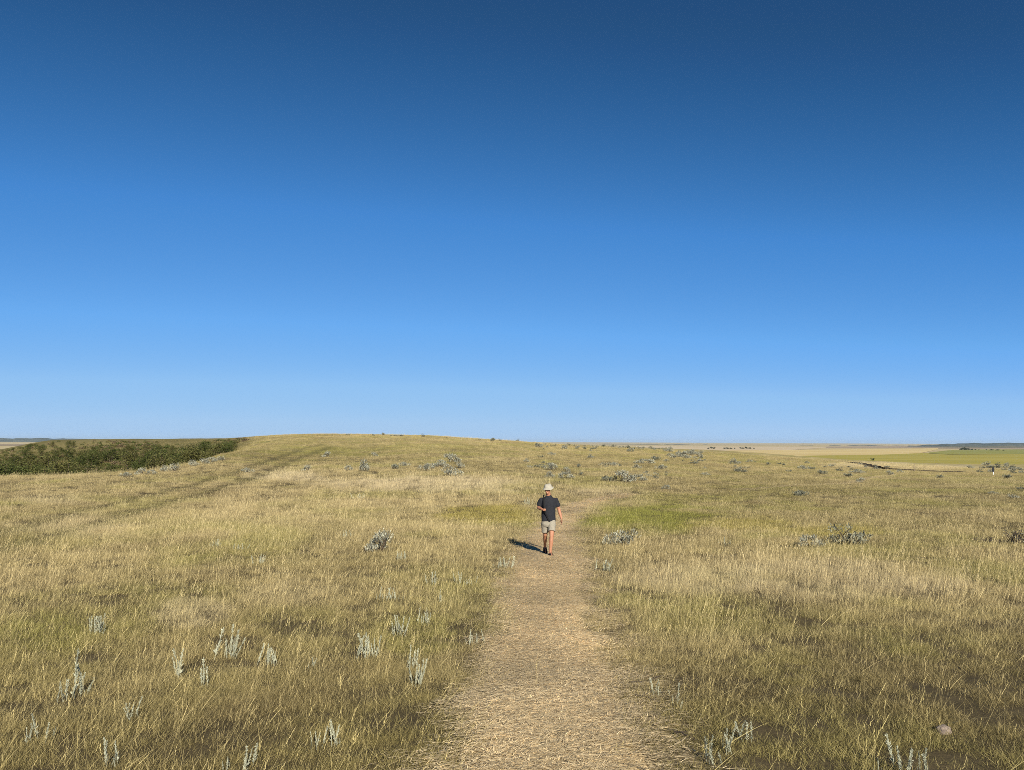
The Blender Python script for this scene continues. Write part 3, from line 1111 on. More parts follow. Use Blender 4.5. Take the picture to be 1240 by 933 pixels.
ONES = [
    (462, 667, 32, 19, 'silver-grey sagebrush left of the walker, at the height of the walker\'s shadow', 0),
    (755, 661, 33, 16, 'pale sagebrush right of the path at the front edge of the bright green grass', 0),
    (1024, 659, 56, 19, 'broad dark-hearted sagebrush standing in straw grass on the right side', 1),
    (984, 663, 26, 13, 'small pale sagebrush just left of the broad dark-hearted sagebrush', 0),
    (443, 571, 17, 13, 'round grey sagebrush alone at the foot of the hill, right of the vehicle ruts', 0),
    (423, 570, 9, 6, 'low sagebrush just left of the round grey one at the foot of the hill', 0),
    (396, 554, 10, 6, 'small grey sagebrush beside the upper right rut on the hill', 0),
    (453, 553, 9, 4, 'flat pale sagebrush alone on the olive hillside above the round grey one', 0),
    (372, 571, 12, 6, 'pale sagebrush on the pale strip beside the lower ruts', 0),
    (478, 569, 13, 9, 'dark-sided sagebrush halfway between the round grey one and the large hill cluster', 1),
    (490, 565, 11, 5, 'low sagebrush touching the dark-sided one on its right', 0),
    (516, 571, 15, 10, 'left sagebrush of the large cluster at the foot of the hill', 0),
    (531, 566, 22, 8, 'middle sagebrush of the large cluster at the foot of the hill', 0),
    (546, 560, 22, 9, 'highest sagebrush of the large cluster at the foot of the hill', 0),
    (546, 577, 20, 11, 'lowest and nearest sagebrush of the large cluster at the foot of the hill', 0),
    (557, 567, 8, 7, 'right end sagebrush of the large cluster at the foot of the hill', 0),
    (667, 570, 12, 9, 'upper of the two sagebrush straight above the walker\'s hat', 0),
    (667, 579, 12, 7, 'lower of the two sagebrush straight above the walker\'s hat', 0),
    (687, 580, 17, 8, 'pale sagebrush just right of the two above the walker\'s hat', 0),
    (686, 572, 9, 5, 'small sagebrush behind the pale one right of the walker\'s hat', 0),
    (703, 575, 6, 4, 'tiny dark sagebrush between the walker\'s hat and the wide silver bank', 1),
    (701, 566, 7, 5, 'small dark sagebrush up the slope between the hat and the wide silver bank', 1),
    (738, 583, 17, 10, 'dark left end of the wide silver sagebrush bank above the green grass', 1),
    (755, 584, 24, 12, 'middle of the wide silver sagebrush bank above the green grass', 0),
    (775, 583, 17, 8, 'pale right end of the wide silver sagebrush bank above the green grass', 0),
    (795, 580, 8, 5, 'small dark sagebrush just right of the wide silver bank', 1),
    (806, 593, 9, 5, 'faint low sagebrush below and right of the wide silver bank', 0),
    (735, 564, 10, 6, 'dark sagebrush straight above the wide silver bank, left of a pair', 1),
    (744, 565, 8, 5, 'grey sagebrush straight above the wide silver bank, right of a pair', 0),
    (779, 562, 22, 6, 'long grey sagebrush on the slope below the ridge', 0),
    (794, 558, 14, 7, 'upright dark sagebrush touching the long grey one on the slope', 1),
    (800, 569, 12, 6, 'sagebrush just below the upright dark one on the slope', 0),
    (772, 568, 10, 5, 'sagebrush just below the long grey one on the slope', 0),
    (840, 562, 13, 4, 'low dark sagebrush just below the blue-grey sagebrush patch', 1),
    (890, 563, 13, 7, 'grey sagebrush on the plain right of the blue-grey patch', 0),
    (898, 572, 18, 6, 'long dark sagebrush nearest the middle of the open plain', 1),
    (855, 576, 10, 3, 'low faint sagebrush left of the long dark one on the plain', 0),
    (973, 569, 11, 5, 'grey sagebrush left of a touching pair on the right plain', 0),
    (983, 569, 8, 5, 'dark sagebrush right of a touching pair on the right plain', 1),
    (996, 575, 12, 7, 'rounded dark sagebrush below the touching pair on the right plain', 1),
    (949, 564, 6, 3, 'tiny dark sagebrush on the pale strip before the tan field', 1),
    (1017, 571, 9, 4, 'small dark sagebrush left of the start of the dark gully', 1),
    (1036, 573, 18, 4, 'long low sagebrush below the start of the dark gully', 0),
    (1027, 578, 11, 6, 'dark sagebrush beside the thin side trail on the right plain', 1),
    (1043, 584, 11, 4, 'flat sagebrush at the bend of the thin side trail', 0),
    (970, 601, 25, 8, 'broad dark sagebrush just below the thin side trail', 1),
    (1077, 575, 9, 4, 'grey sagebrush left of a pair below the dark gully', 0),
    (1091, 573, 9, 3, 'flat sagebrush right of a pair below the dark gully', 0),
    (1138, 580, 9, 6, 'lone rounded sagebrush between the wooden post and the trail marker', 1),
    (1220, 580, 11, 7, 'dark rounded sagebrush just right of the trail marker', 1),
    (1235, 593, 9, 4, 'dark sagebrush at the right edge below the trail marker', 1),
    (1203, 599, 9, 3, 'flat sagebrush on the grass straight below the trail marker', 0),
    (1226, 604, 11, 4, 'grey twiggy sagebrush near the right edge, lowest below the trail marker', 0),
    (300, 573, 12, 6, 'faint grey sagebrush left of the ruts on the left slope', 0),
    (234, 565, 11, 7, 'rounded sagebrush on the lip below the right end of the thicket', 0),
    (597, 534.5, 9, 5, 'largest dark sagebrush standing against the sky on the right part of the hill crest', 1),
    (464, 527.5, 5, 4, 'upright dark sagebrush against the sky on the hill crest', 1),
    (483, 528.7, 9, 3, 'long flat sagebrush against the sky on the hill crest', 1),
    (650, 540, 7, 4, 'dark sagebrush right of the hill crest where the ridge line begins', 1),
]
for px, py, w, h, lab, dk in ONES:
    sage_at(px, py, w, h, lab, None, bool(dk))

for px, w, h in ((421, 4, 2), (452, 4, 2.5), (512, 5, 3), (541, 3, 1.6), (581, 3, 2), (605, 5, 2), (627, 5, 2.6), (475, 4, 1.5)):
    row = np.interp(px, [380, 520, 620], [526.6, 529.3, 535])
    sage_at(px, row, w, h, 'tiny dark sagebrush against the sky on the hill crest', 'sagebrush along the hill crest', True)
for px, py, w, h in ((152, 577.5, 13, 5), (171, 575.5, 13, 7), (185, 574.5, 10, 5), (197, 571.5, 11, 7), (210, 571, 13, 9), (247, 562, 13, 5), (257, 560, 11, 6), (266, 558.5, 12, 5)):
    sage_at(px, py, w, h, 'pale grey sagebrush in the row along the grassy lip below the thicket', 'sagebrush along the lip of the coulee')


def band(n, x0, x1, y0, y1, w0, w1, ratio, dark, label, group):
    for k in range(n):
        px, py = uni(x0, x1), uni(y0, y1)
        w = uni(w0, w1)
        sage_at(px, py, w, w * uni(*ratio), label, group, rnd() < dark)


band(18, 806, 850, 549, 557, 5, 10, (.45, .6), .1, 'blue-grey sagebrush in the dense patch below the ridge', 'sagebrush of the blue-grey patch')
for k in range(46):
    px = uni(652, 812)
    py = np.interp(px, [650, 700, 800, 812], [538.5, 540, 543, 544]) + abs(random.gauss(0, 2.6))
    w = uni(3, 8)
    sage_at(px, py, w, w * uni(.35, .55), 'small sagebrush crowded along the ridge line right of the hill', 'sagebrush along the ridge line', rnd() < .5)
band(16, 610, 735, 551, 568, 4, 9, (.4, .55), .5, 'small sagebrush scattered on the slope between the hill and the ridge', 'sagebrush scattered on the slope behind the walker')
band(22, 745, 880, 557, 580, 3, 8, (.35, .5), .55, 'small sagebrush scattered around the long grey one below the ridge', 'sagebrush scattered below the ridge')
band(22, 885, 1100, 560, 572, 3, 8, (.35, .5), .6, 'small sagebrush dotted over the open plain before the fields', 'sagebrush dotted over the right plain')
band(30, 1174, 1250, 563, 574, 5, 10, (.4, .6), .45, 'sagebrush in the dense patch around the trail marker', 'sagebrush of the patch around the trail marker')


# ---- dead brush at the right edge
def dead_brush(name, label, px, py, wpx, hpx, n, leafn):
    p = at(px, py)
    w, h = wpx * p.y / F, hpx * p.y / F
    t = thing(name, label, 'shrub', (p.x, p.y, p.z))
    B = Leaves()
    for k in range(n):
        b = np.array([uni(-.4, .4) * w, uni(-.12, .12), 0])
        e = b + np.array([uni(-.3, .3), uni(-.2, .2), uni(.45, 1.1) * h])
        m_ = (b + e) * .5 + np.array([uni(-.06, .06), uni(-.05, .05), uni(-.02, .05)])
        B.tube([b, m_, e], [.014, .009, .004], uni(.2, .8), 5)
        for j in range(3):
            q = m_ + (e - m_) * uni(0, .8)
            B.tube([q, q + np.array([uni(-.14, .14), uni(-.1, .1), uni(-.02, .14)])], [.005, .002], uni(.2, .8), 4)
    link('branch', B.mesh('dead_branches'), M_DEAD, t)
    if leafn:
        L = Leaves()
        for k in range(leafn):
            b = np.array([uni(-.45, .45) * w, uni(-.2, .2), uni(.05, .95) * h])
            L.leaf(b, unit_dir(-.2), unit_dir(), uni(.04, .08), uni(.015, .025), rnd())
        link('foliage', L.mesh('dark_leaves'), M_SAGE_DARK, t)


dead_brush('dead_sagebrush', 'dark leafless brush standing up at the right edge of the straw grass', 1234, 659, 34, 16, 44, 160)
dead_brush('dead_sagebrush', 'low fallen dead branches just left of the dark brush at the right edge', 1199, 659, 48, 7, 30, 0)


# ---- silver sagewort: pale leafy stems standing in the turf
def sagewort_stem():
    L = Leaves()
    lean = np.array([uni(-.1, .14), uni(-.1, .1), 1.0])
    L.tube([(0, 0, -.03), lean * .5 + np.array([uni(-.03, .03), 0, 0]), lean], [.012, .010, .004], .4, 4)
    for k in range(84):
        t = uni(.08, 1.0) ** .8
        d = unit_dir(-1)
        d[2] = uni(.7, 2.4)
        d /= np.linalg.norm(d)
        q = lean * t
        L.leaf(q, d, unit_dir(), uni(.10, .2) * (1.2 - .65 * t), uni(.018, .034), np.clip(random.gauss(.55, .2), 0, 1))
    return L.mesh('sagewort_stem')


STEMS = [sagewort_stem() for _ in range(6)]
for sm in STEMS:
    sm.materials.append(M_SILVER)


def sagewort(px, py, wpx, hpx, label, group=None, stems=None):
    p = at(px, py)
    w, h = wpx * p.y / F, hpx * p.y / F * 1.12
    t = thing('silver_sagewort', label, 'plant', (p.x, p.y, p.z), 0, group)
    n = stems or min(14, max(4, int(w / .022)))
    for k in range(n):
        o = link('stem', random.choice(STEMS), None, t)
        s = h * uni(.35, 1.02)
        q = random.gauss(0, .2)
        o.location = (q * w, uni(-.08, .08), 0)
        o.rotation_euler = (uni(-.25, .25), uni(-.1, .16) + q * .8, uni(-3, 3))
        o.scale = (s * uni(.65, 1.15), s * uni(.65, 1.15), s)


WORT = [
    (115, 769, 40, 22, 'wide pale sagewort clump at far left in the straw grass'),
    (92, 845, 24, 48, 'tallest silver sagewort at left, several stems in a dense column'),
    (72, 852, 10, 40, 'thin silver sagewort stem just left of the tallest column'),
    (278, 798, 32, 34, 'silver sagewort with spreading stems right of the tall pair on the left side'),
    (218, 823, 9, 34, 'slim single silver sagewort stem, left of a leaning one'),
    (245, 833, 14, 30, 'leaning silver sagewort stem right of the slim single one'),
    (328, 806, 32, 24, 'silver sagewort with stems tilting right, left of the middle ground'),
    (378, 809, 18, 14, 'short faint sagewort between two taller silver ones'),
    (446, 797, 32, 26, 'row of upright silver sagewort stems left of the round bushy one'),
    (482, 771, 22, 22, 'round bushy pale green sagewort in the greener grass'),
    (500, 812, 18, 30, 'upper part of the bright sagewort pair left of the path'),
    (505, 832, 26, 34, 'bright white sagewort with two thick stems left of the path'),
    (471, 727, 44, 15, 'long pale band of sagewort in the middle of the left grass'),
    (523, 709, 15, 14, 'small pale sagewort right of the long pale band'),
    (562, 709, 32, 14, 'wide sagewort tuft near the left path edge, beyond the long pale band'),
    (534, 731, 14, 13, 'small sagewort below and right of the long pale band'),
    (516, 757, 20, 20, 'thin sagewort stems between the round bushy one and the path'),
    (574, 781, 28, 16, 'low spreading sagewort growing at the left edge of the path'),
    (401, 907, 22, 28, 'bright white branching sagewort near the bottom left of the path'),
    (381, 908, 11, 20, 'thin white sagewort just left of the bright branching one'),
    (298, 934, 14, 30, 'thick silver sagewort stems at the bottom edge, right of a thinner one'),
    (275, 936, 14, 28, 'thin sagewort stem at the bottom edge left of the thick one'),
    (141, 927, 24, 30, 'silver sagewort fan at the bottom left near crossed straws'),
    (36, 900, 16, 36, 'curved grey sagewort stem near the lower left corner'),
    (58, 898, 12, 24, 'small sagewort right of the curved one in the lower left corner'),
    (157, 872, 22, 24, 'green-grey sagewort fan in the dark turf at lower left'),
    (417, 651, 18, 9, 'faint pale sagewort left of the rounded sagebrush'),
    (315, 684, 22, 11, 'pale sagewort tuft alone in the straw grass at mid left'),
    (262, 662, 26, 8, 'faint flat sagewort high in the left grass'),
    (291, 667, 22, 8, 'faint flat sagewort right of another one high in the left grass'),
    (610, 689, 26, 14, 'pale sagewort beside the left path edge behind the walker\'s shadow'),
    (488, 679, 20, 10, 'faint sagewort just below the rounded sagebrush'),
    (436, 605, 18, 7, 'pale sagewort on the straw strip below the hill, left of the walker'),
    (640, 612, 16, 8, 'pale sagewort beside the walker\'s raised arm'),
    (735, 693, 26, 14, 'faint sagewort in the tall straw just right of the path'),
    (880, 660, 22, 8, 'small grey sagewort in straw grass between the path and the broad sagebrush'),
    (860, 925, 24, 42, 'tall thin sagewort stems at lower right beside the path'),
    (880, 912, 18, 34, 'pale fanned sagewort just right of the tall thin one beside the path'),
    (902, 896, 16, 30, 'grey sagewort in the dark turf, right of the fanned one'),
    (1093, 937, 20, 34, 'thick pale sagewort at the bottom edge on the right'),
    (1115, 938, 22, 30, 'bushy pale sagewort at the bottom edge, right of the thick one'),
    (1062, 938, 18, 22, 'thin sagewort stems at the bottom edge, left of the thick one'),
    (795, 842, 22, 20, 'dry grey sagewort beside dark twigs at the right path edge'),
    (820, 858, 12, 24, 'single dry pale stem right of the dark twigs at the path edge'),
]
for wv in WORT:
    sagewort(*wv)


# ---- the thicket in the coulee
def make_thicket(m_leaf, leaves, height, bare=False):
    name = 'bare_shrub' if bare else 'thicket_shrub'
    t = thing(name, 'shrub', 'shrub', (0, 0, 0))
    B, L = Leaves(), Leaves()
    tips = []
    for k in range(random.randint(8, 12) if bare else random.randint(4, 6)):
        a, q = uni(0, 6.283), uni(.1, .7)
        e = np.array([q * math.cos(a), q * math.sin(a), height * uni(.45, 1.05)])
        b = e * np.array([.2, .2, 0])
        m_ = (b + e) * .5 + np.array([uni(-.12, .12), uni(-.12, .12), 0])
        B.tube([b, m_, e], [.035, .024, .008], uni(.2, .8), 5)
        tips += [e, m_ * .3 + e * .7]
        for j in range(4):
            s0 = m_ + (e - m_) * uni(0, .8)
            f = s0 + np.array([uni(-.35, .35), uni(-.35, .35), uni(.1, .5)])
            B.tube([s0, f], [.012, .004], uni(.2, .8), 4)
            tips.append(f)
    for k in range(leaves):
        c = random.choice(tips)
        p = c + unit_dir() * uni(.05, .36) * np.array([.85, .85, 1.5])
        if rnd() < .3:
            p = np.array([uni(-.7, .7), uni(-.7, .7), uni(.1, .6) * height])
        p[2] = max(p[2], .05)
        L.leaf(p, unit_dir(-.4), unit_dir(), uni(.07, .14), uni(.035, .065), np.clip(random.gauss(.5, .28), 0, 1))
    KIDS[t.name] = [link('crown', L.mesh('thicket_crown'), m_leaf, t), link('trunk', B.mesh('thicket_stems'), M_WOOD, t)]
    return t


TH_A = [make_thicket(M_LEAF, 2100, 2.2) for _ in range(4)]
TH_B = [make_thicket(M_LEAF2, 2100, 2.2) for _ in range(3)]
TH_C = [make_thicket(M_LEAF3, 420, 2.2, True) for _ in range(3)]


def coulee_point():
    while True:
        px, Y = uni(-110, 283), (uni(68, 104) if rnd() < .3 else uni(104, 168))
        dx = float(ray(px, 540)[0])
        x_, z_ = dx * Y, float(H(dx * Y, Y))
        lip = np.interp(px, [-400, 60, 130, 215, 270, 290], [64, 66, 67, 77, 96, 104])
        if Y < lip + 2:
            continue
        top = np.interp(px, [0, 270], [165, 138])
        if Y > top:
            continue
        return px, Y, x_, z_


for k in range(292):
    px, Y, x_, z_ = coulee_point()
    far = sstep(118, 150, Y)
    hgt = uni(.85, 1.35) * (1 - .6 * far)
    row = project(x_, Y, z_ + 2.3 * hgt)[1]
    limit = np.interp(px, [-110, 0, 40, 60, 250, 283], [548, 543, 536, 534, 534.5, 534])
    if row < limit:
        hgt *= .55
    s_ = hgt * uni(1.05, 1.5)
    t_ = rnd()
    if 105 < px < 205 and Y < 100 and t_ < .65:
        place('bare', TH_C, (x_, Y, z_), uni(0, 6.28), (s_ * 1.1, s_ * 1.1, hgt), 'grey-brown half bare shrub at the front of the coulee thicket', 'half bare shrubs in the coulee thicket')
    elif t_ < .62 - .3 * far:
        place('leafy', TH_A, (x_, Y, z_), uni(0, 6.28), (s_ * 1.25, s_ * 1.25, hgt), 'dark green shrub crowded into the thicket in the coulee on the left', 'dark green shrubs of the coulee thicket')
    else:
        place('olive', TH_B, (x_, Y, z_), uni(0, 6.28), (s_ * 1.2, s_ * 1.2, hgt), 'olive shrub turning yellow in the thicket in the coulee on the left', 'olive shrubs of the coulee thicket')
for (px, Y, hgt, lab) in ((271, 118, .9, 'dark tall shrub at the right end of the thicket, its top against the sky'),
                          (262, 112, .9, 'dark shrub second from the right end of the thicket')):
    dx = float(ray(px, 540)[0])
    place('leafy', TH_A, (dx * Y, Y, float(H(dx * Y, Y))), uni(0, 6), (hgt, hgt, hgt), lab)


# low scrub between and above the shrubs of the coulee
def scrub():
    g = Leaves()
    for k in range(90):
        d = unit_dir(-.1) * np.array([1, 1, .8])
        g.leaf(d * uni(.3, .6) + np.array([0, 0, .12]), unit_dir(-.4), unit_dir(), uni(.12, .24), uni(.08, .14), rnd())
    me = g.mesh('scrub')
    me.materials.append(M_SCRUB)
    return me


M_SCRUB = leafy('scrub_leaves', 'INSTANCER', 'col', trans=.2, tone_lo=.45, tone_hi=1.5)
n = 5200
qx, qY = RNG.uniform(-150, 300, n), RNG.uniform(66, 166, n)
lip_ = np.interp(qx, [-400, 60, 130, 215, 270, 300], [65, 67, 68, 78, 98, 116])
kp = (qY > lip_ + 1.5) & (fbm(qx * .03 + 5, qY * .05, 3) + RNG.normal(0, .08, n) > .44 + .1 * sstep(150, 185, qY))
qx, qY = qx[kp], qY[kp]
n = len(qx)
wx = (qx - CX) / F * qY
sc_ = (.55 + .8 * RNG.random(n)) * (1 - .35 * sstep(130, 170, qY))
pick = RNG.random((n, 1))
sc_col = np.where(pick < .4, [[.085, .10, .028]], np.where(pick < .75, [[.15, .135, .045]], [[.17, .125, .07]]))
scatter('scrub', np.stack([wx, qY, H(wx, qY) - .05], 1), np.stack([np.zeros(n), np.zeros(n), RNG.random(n) * 6.28], 1), np.stack([sc_, sc_, sc_ * .9], 1),
        RNG.integers(0, 5, n), np.hstack([sc_col, np.ones((n, 1))]), [scrub() for _ in range(5)], 'stuff', 'low olive and brown scrub on the coulee slopes at the left')


# ---- far trees on the plain
def plain_spot(px, py):
    dx, dz = ray(px, py)
    Y = np.geomspace(650, 30000, 3000)
    g = CAM_H + Y * dz - H(Y * dx, Y)
    k = int(np.where(g < 0)[0][0])
    return Vector((float(dx) * Y[k], float(Y[k]), float(H(dx * Y[k], Y[k]))))


def make_tree():
    t = thing('shelterbelt_tree', 'tree', 'tree', (0, 0, 0))
    B, L = Leaves(), Leaves()
    B.tube([(0, 0, 0), (.1, 0, 2.5), (0, .1, 5)], [.28, .2, .08], .5, 6)
    cs = []
    for k in range(7):
        e = np.array([uni(-2, 2), uni(-2, 2), uni(2.5, 6.5)])
        B.tube([(0, 0, uni(1, 3)), e], [.12, .04], .5, 4)
        cs.append((e, uni(1.1, 1.9)))
    for k in range(420):
        c, rad = random.choice(cs)
        L.leaf(c + unit_dir() * rad * uni(.5, 1), unit_dir(), unit_dir(), uni(.5, .9), uni(.4, .7), rnd())
    KIDS[t.name] = [link('crown', L.mesh('far_tree_crown'), M_TREE, t), link('trunk', B.mesh('far_tree_trunk'), M_WOOD, t)]
    return t


TREES = [make_tree() for _ in range(3)]
for group, label, spots in (
        ('trees of the farm windbreak behind the stubble', 'far dark tree in the windbreak behind the cream stubble field',
         [(858, 544, 1.0), (862, 544.2, 1.5), (865, 544, 1.2), (877, 544.2, 1.1), (881, 544.2, 1.3), (885, 544.2, 1.1), (897, 544, 1.1), (900, 544, 1.1), (904, 544.2, 1.5), (908, 544, 1.2), (889, 544, .8), (913, 544, .8)]),
        ('trees of the dark windbreak on the green rise', 'far dark tree in the windbreak on the crest of the green rise',
         [(1164, 545.5, 1.4), (1167, 545.5, 1.8), (1170, 545.5, 1.5), (1173, 545.6, 1.3), (1177, 545.7, 1.1), (1181, 545.8, .9), (1185, 546, .8)]),
        ('single trees right of the dark windbreak', 'far rounded tree standing apart right of the windbreak on the green rise',
         [(1194, 546, .9), (1201, 546.2, 1.3), (1208, 546.3, 1.2), (1216, 546.5, .9)])):
    for px, py, sc_ in spots:
        p = plain_spot(px, py)
        hm = sc_ * 2.0 * p.y / F / 7.5
        place('tree', TREES, p, uni(0, 6), (hm * 2.2, hm * 2.2, hm), label, group)
p = plain_spot(1057, 559)
k_ = 4.2 * p.y / F / 7.2
place('tree', TREES, p, .4, (k_ * 1.4, k_ * 1.4, k_), 'lone round dark green bush standing in the yellow-green field')


# ---- dark gully edge on the right plain
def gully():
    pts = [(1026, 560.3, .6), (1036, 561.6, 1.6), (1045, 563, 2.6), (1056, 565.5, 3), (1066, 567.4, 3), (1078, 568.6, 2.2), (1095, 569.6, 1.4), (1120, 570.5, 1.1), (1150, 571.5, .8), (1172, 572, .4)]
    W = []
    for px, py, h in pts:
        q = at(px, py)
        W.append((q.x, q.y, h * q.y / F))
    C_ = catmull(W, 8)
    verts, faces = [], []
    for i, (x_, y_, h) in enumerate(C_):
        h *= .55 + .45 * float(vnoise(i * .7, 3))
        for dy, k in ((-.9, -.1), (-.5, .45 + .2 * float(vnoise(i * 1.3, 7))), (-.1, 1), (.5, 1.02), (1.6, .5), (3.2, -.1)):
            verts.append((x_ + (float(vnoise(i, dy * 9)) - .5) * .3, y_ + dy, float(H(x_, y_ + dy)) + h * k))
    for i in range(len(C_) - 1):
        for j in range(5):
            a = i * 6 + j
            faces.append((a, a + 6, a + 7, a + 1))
    o = link('gully', mesh_np('gully', verts, faces, True), solid('dark_brown', (.05, .038, .028), .95, .05, scale=1.5, bump=.8, col2=(.085, .062, .042)))  # two dark browns mottled over a low raised bank
    tag(o, 'dark brown gully edge cutting across the right plain', None, None, 'structure')


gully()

# ---- trail marker and wooden post
M_WHITE = solid('white_paint', (.78, .77, .72), .5, .4, scale=6)
M_BLACK = solid('black_panel', (.018, .018, .022), .45, .4, scale=4)
M_POST = solid('weathered_post', (.22, .17, .12), .9, .1, scale=14, bump=.4)


def bevel_box(name, sx, sy, sz, loc, m, parent, bev=.006):
    bm = bmesh.new()
    bmesh.ops.create_cube(bm, size=1)
    bmesh.ops.scale(bm, vec=(sx, sy, sz), verts=bm.verts)
    bmesh.ops.translate(bm, vec=loc, verts=bm.verts)
    bmesh.ops.bevel(bm, geom=bm.edges[:], offset=bev, segments=2, affect='EDGES')
    me = bpy.data.meshes.new(name)
    bm.to_mesh(me)
    bm.free()
    return link(name, me, m, parent)


p = at(1203.5, 575.5)
u_ = p.y / F
t = thing('trail_marker', 'white post carrying an upright black panel, far out on the right plain', 'sign', p, .15)
bevel_box('post', .9 * u_, .1, 9.4 * u_, (0, .06, 4.7 * u_ - .1), M_WHITE, t)
bevel_box('panel', 2.7 * u_, .05, 5.4 * u_, (-.6 * u_, 0, 6.6 * u_), M_BLACK, t)
p = at(1107, 571)
u_ = p.y / F
t = thing('wooden_post', 'thin weathered wooden post standing behind the dark gully', 'post', (p.x, p.y, p.z - .1), .3)
B = Leaves()
B.tube([(0, 0, 0), (.01, 0, 4 * u_), (.03, 0, 9.5 * u_)], [.055, .05, .045], .5, 8)
link('shaft', B.mesh('post_shaft', True), M_POST, t)
bevel_box('cap', .13, .13, .05, (.03, 0, 9.5 * u_ + .02), M_POST, t, .01)


# ---- stone and twigs near the camera
def stone(name, label, px, py, wpx, hpx, m):
    p = at(px, py)
    w, h = wpx * p.y / F, hpx * p.y / F
    bm = bmesh.new()
    bmesh.ops.create_icosphere(bm, subdivisions=3, radius=.5)
    for v in bm.verts:
        c = v.co
        c.x, c.y, c.z = (math.copysign(abs(c.x * 2) ** .75 / 2, c.x), math.copysign(abs(c.y * 2) ** .75 / 2, c.y), math.copysign(abs(c.z * 2) ** .7 / 2, c.z))
        k = 1 + (float(vnoise(c.x * 5 + 3, c.y * 5 + c.z * 7)) - .5) * .3
        v.co = Vector((c.x * w * k, c.y * w * .8 * k, c.z * h * 1.5 * k))
    me = bpy.data.meshes.new(name)
    bm.to_mesh(me)
    bm.free()
    for f in me.polygons:
        f.use_smooth = True
    o = link(name, me, m)
    o.location = (p.x, p.y, p.z + h * .3)
    o.rotation_euler = (.1, -.08, .4)
    return tag(o, label, 'stone')


stone('stone', 'pinkish stone lying in the turf at the lower right', 1143, 888, 17, 8, solid('pink_stone', (.29, .23, .18), .9, .1, scale=40, bump=.7, col2=(.2, .155, .125)))


def twig(label, px, py, length, ang, rad):
    p = at(px, py)
    B = Leaves()
    d = np.array([math.cos(ang), math.sin(ang), .0])
    sd = np.array([-d[1], d[0], 0])
    pts = [d * length * (k / 4 - .5) + sd * uni(-.02, .02) * (0 < k < 4) + np.array([0, 0, rad + uni(0, .015)]) for k in range(5)]
    B.tube(pts, [rad, rad, rad * .9, rad * .8, rad * .5], .5, 6)
    for k in (1, 2, 3):
        B.tube([pts[k], pts[k] + d * .05 + sd * uni(-.06, .06) + np.array([0, 0, uni(.01, .04)])], [rad * .5, rad * .25], .5, 4)
    o = link('twig', B.mesh('twig', True), M_DEAD)
    o.location = (p.x, p.y, p.z + .015)
    tag(o, label, 'twig')


twig('longer dark twig lying at the right path edge, lower of the crossed ones', 783, 848, .26, -.75, .006)
twig('dark twig lying at the right path edge, upper left of the crossed ones', 773, 829, .16, .15, .006)
twig('short dark twig pointing up right at the right path edge', 791, 826, .12, .8, .006)
twig('crooked dark twig at the bottom right where the path meets the turf', 829, 895, .2, -.9, .006)


# ---- the walker
def closed_tube(V, Fc, pts, rads, k=14):
    pts = [np.asarray(p, float) for p in pts]
    n = len(V)
    for i, p in enumerate(pts):
        d = pts[min(i + 1, len(pts) - 1)] - pts[max(i - 1, 0)]
        d /= np.linalg.norm(d) + 1e-9
        u = np.cross(d, (0, 1., 0)) if abs(d[1]) < .9 else np.cross(d, (1., 0, 0))
        u /= np.linalg.norm(u)
        w = np.cross(d, u)
        r = rads[i] if isinstance(rads[i], tuple) else (rads[i], rads[i])
        for j in range(k):
            a = 2 * math.pi * j / k
            V.append(p + u * math.cos(a) * r[0] + w * math.sin(a) * r[1])
    for i in range(len(pts) - 1):
        for j in range(k):
            a, b = n + i * k + j, n + i * k + (j + 1) % k
            Fc.append((a, b, b + k, a + k))
    Fc.append(tuple(n + j for j in reversed(range(k))))
    Fc.append(tuple(n + (len(pts) - 1) * k + j for j in range(k)))


def ellipsoid(V, Fc, c, r, rot=None, seg=16, ring=10):
    n = len(V)
    c, r = np.asarray(c, float), np.asarray(r, float)
    M = np.eye(3) if rot is None else np.array(rot)
    V.append(c + M @ (np.array([0, 0, r[2]])))
    for i in range(1, ring):
        th = math.pi * i / ring
        for j in range(seg):
            a = 2 * math.pi * j / seg
            V.append(c + M @ (np.array([math.sin(th) * math.cos(a), math.sin(th) * math.sin(a), math.cos(th)]) * r))
    V.append(c + M @ (np.array([0, 0, -r[2]])))
    for j in range(seg):
        Fc.append((n, n + 1 + j, n + 1 + (j + 1) % seg))
    for i in range(ring - 2):
        for j in range(seg):
            a, b = n + 1 + i * seg + j, n + 1 + i * seg + (j + 1) % seg
            Fc.append((a, a + seg, b + seg, b))
    e = n + 1 + (ring - 2) * seg
    for j in range(seg):
        Fc.append((e + j, len(V) - 1, e + (j + 1) % seg))


def union(name, V, Fc, voxel, smooth, noise=0.0):
    """one continuous skin round all the volumes"""
    me = bpy.data.meshes.new(name + '_rough')
    me.from_pydata([tuple(v) for v in V], [], Fc)
    tmp = bpy.data.objects.new(name + '_rough', me)
    COL.objects.link(tmp)
    a = tmp.modifiers.new('skin', 'REMESH')
    a.mode, a.voxel_size = 'VOXEL', voxel
    b = tmp.modifiers.new('soft', 'SMOOTH')
    b.factor, b.iterations = .5, smooth
    dg = bpy.context.evaluated_depsgraph_get()
    out = bpy.data.meshes.new_from_object(tmp.evaluated_get(dg))
    bpy.data.objects.remove(tmp, do_unlink=True)
    out.name = name
    if noise:
        for v in out.vertices:
            c = v.co
            k = (float(fbm(c.x * 16 + c.y * 7, c.z * 9 + c.y * 11, 3)) - .5) * noise
            v.co += Vector(v.normal) * k
    for f in out.polygons:
        f.use_smooth = True
    return out


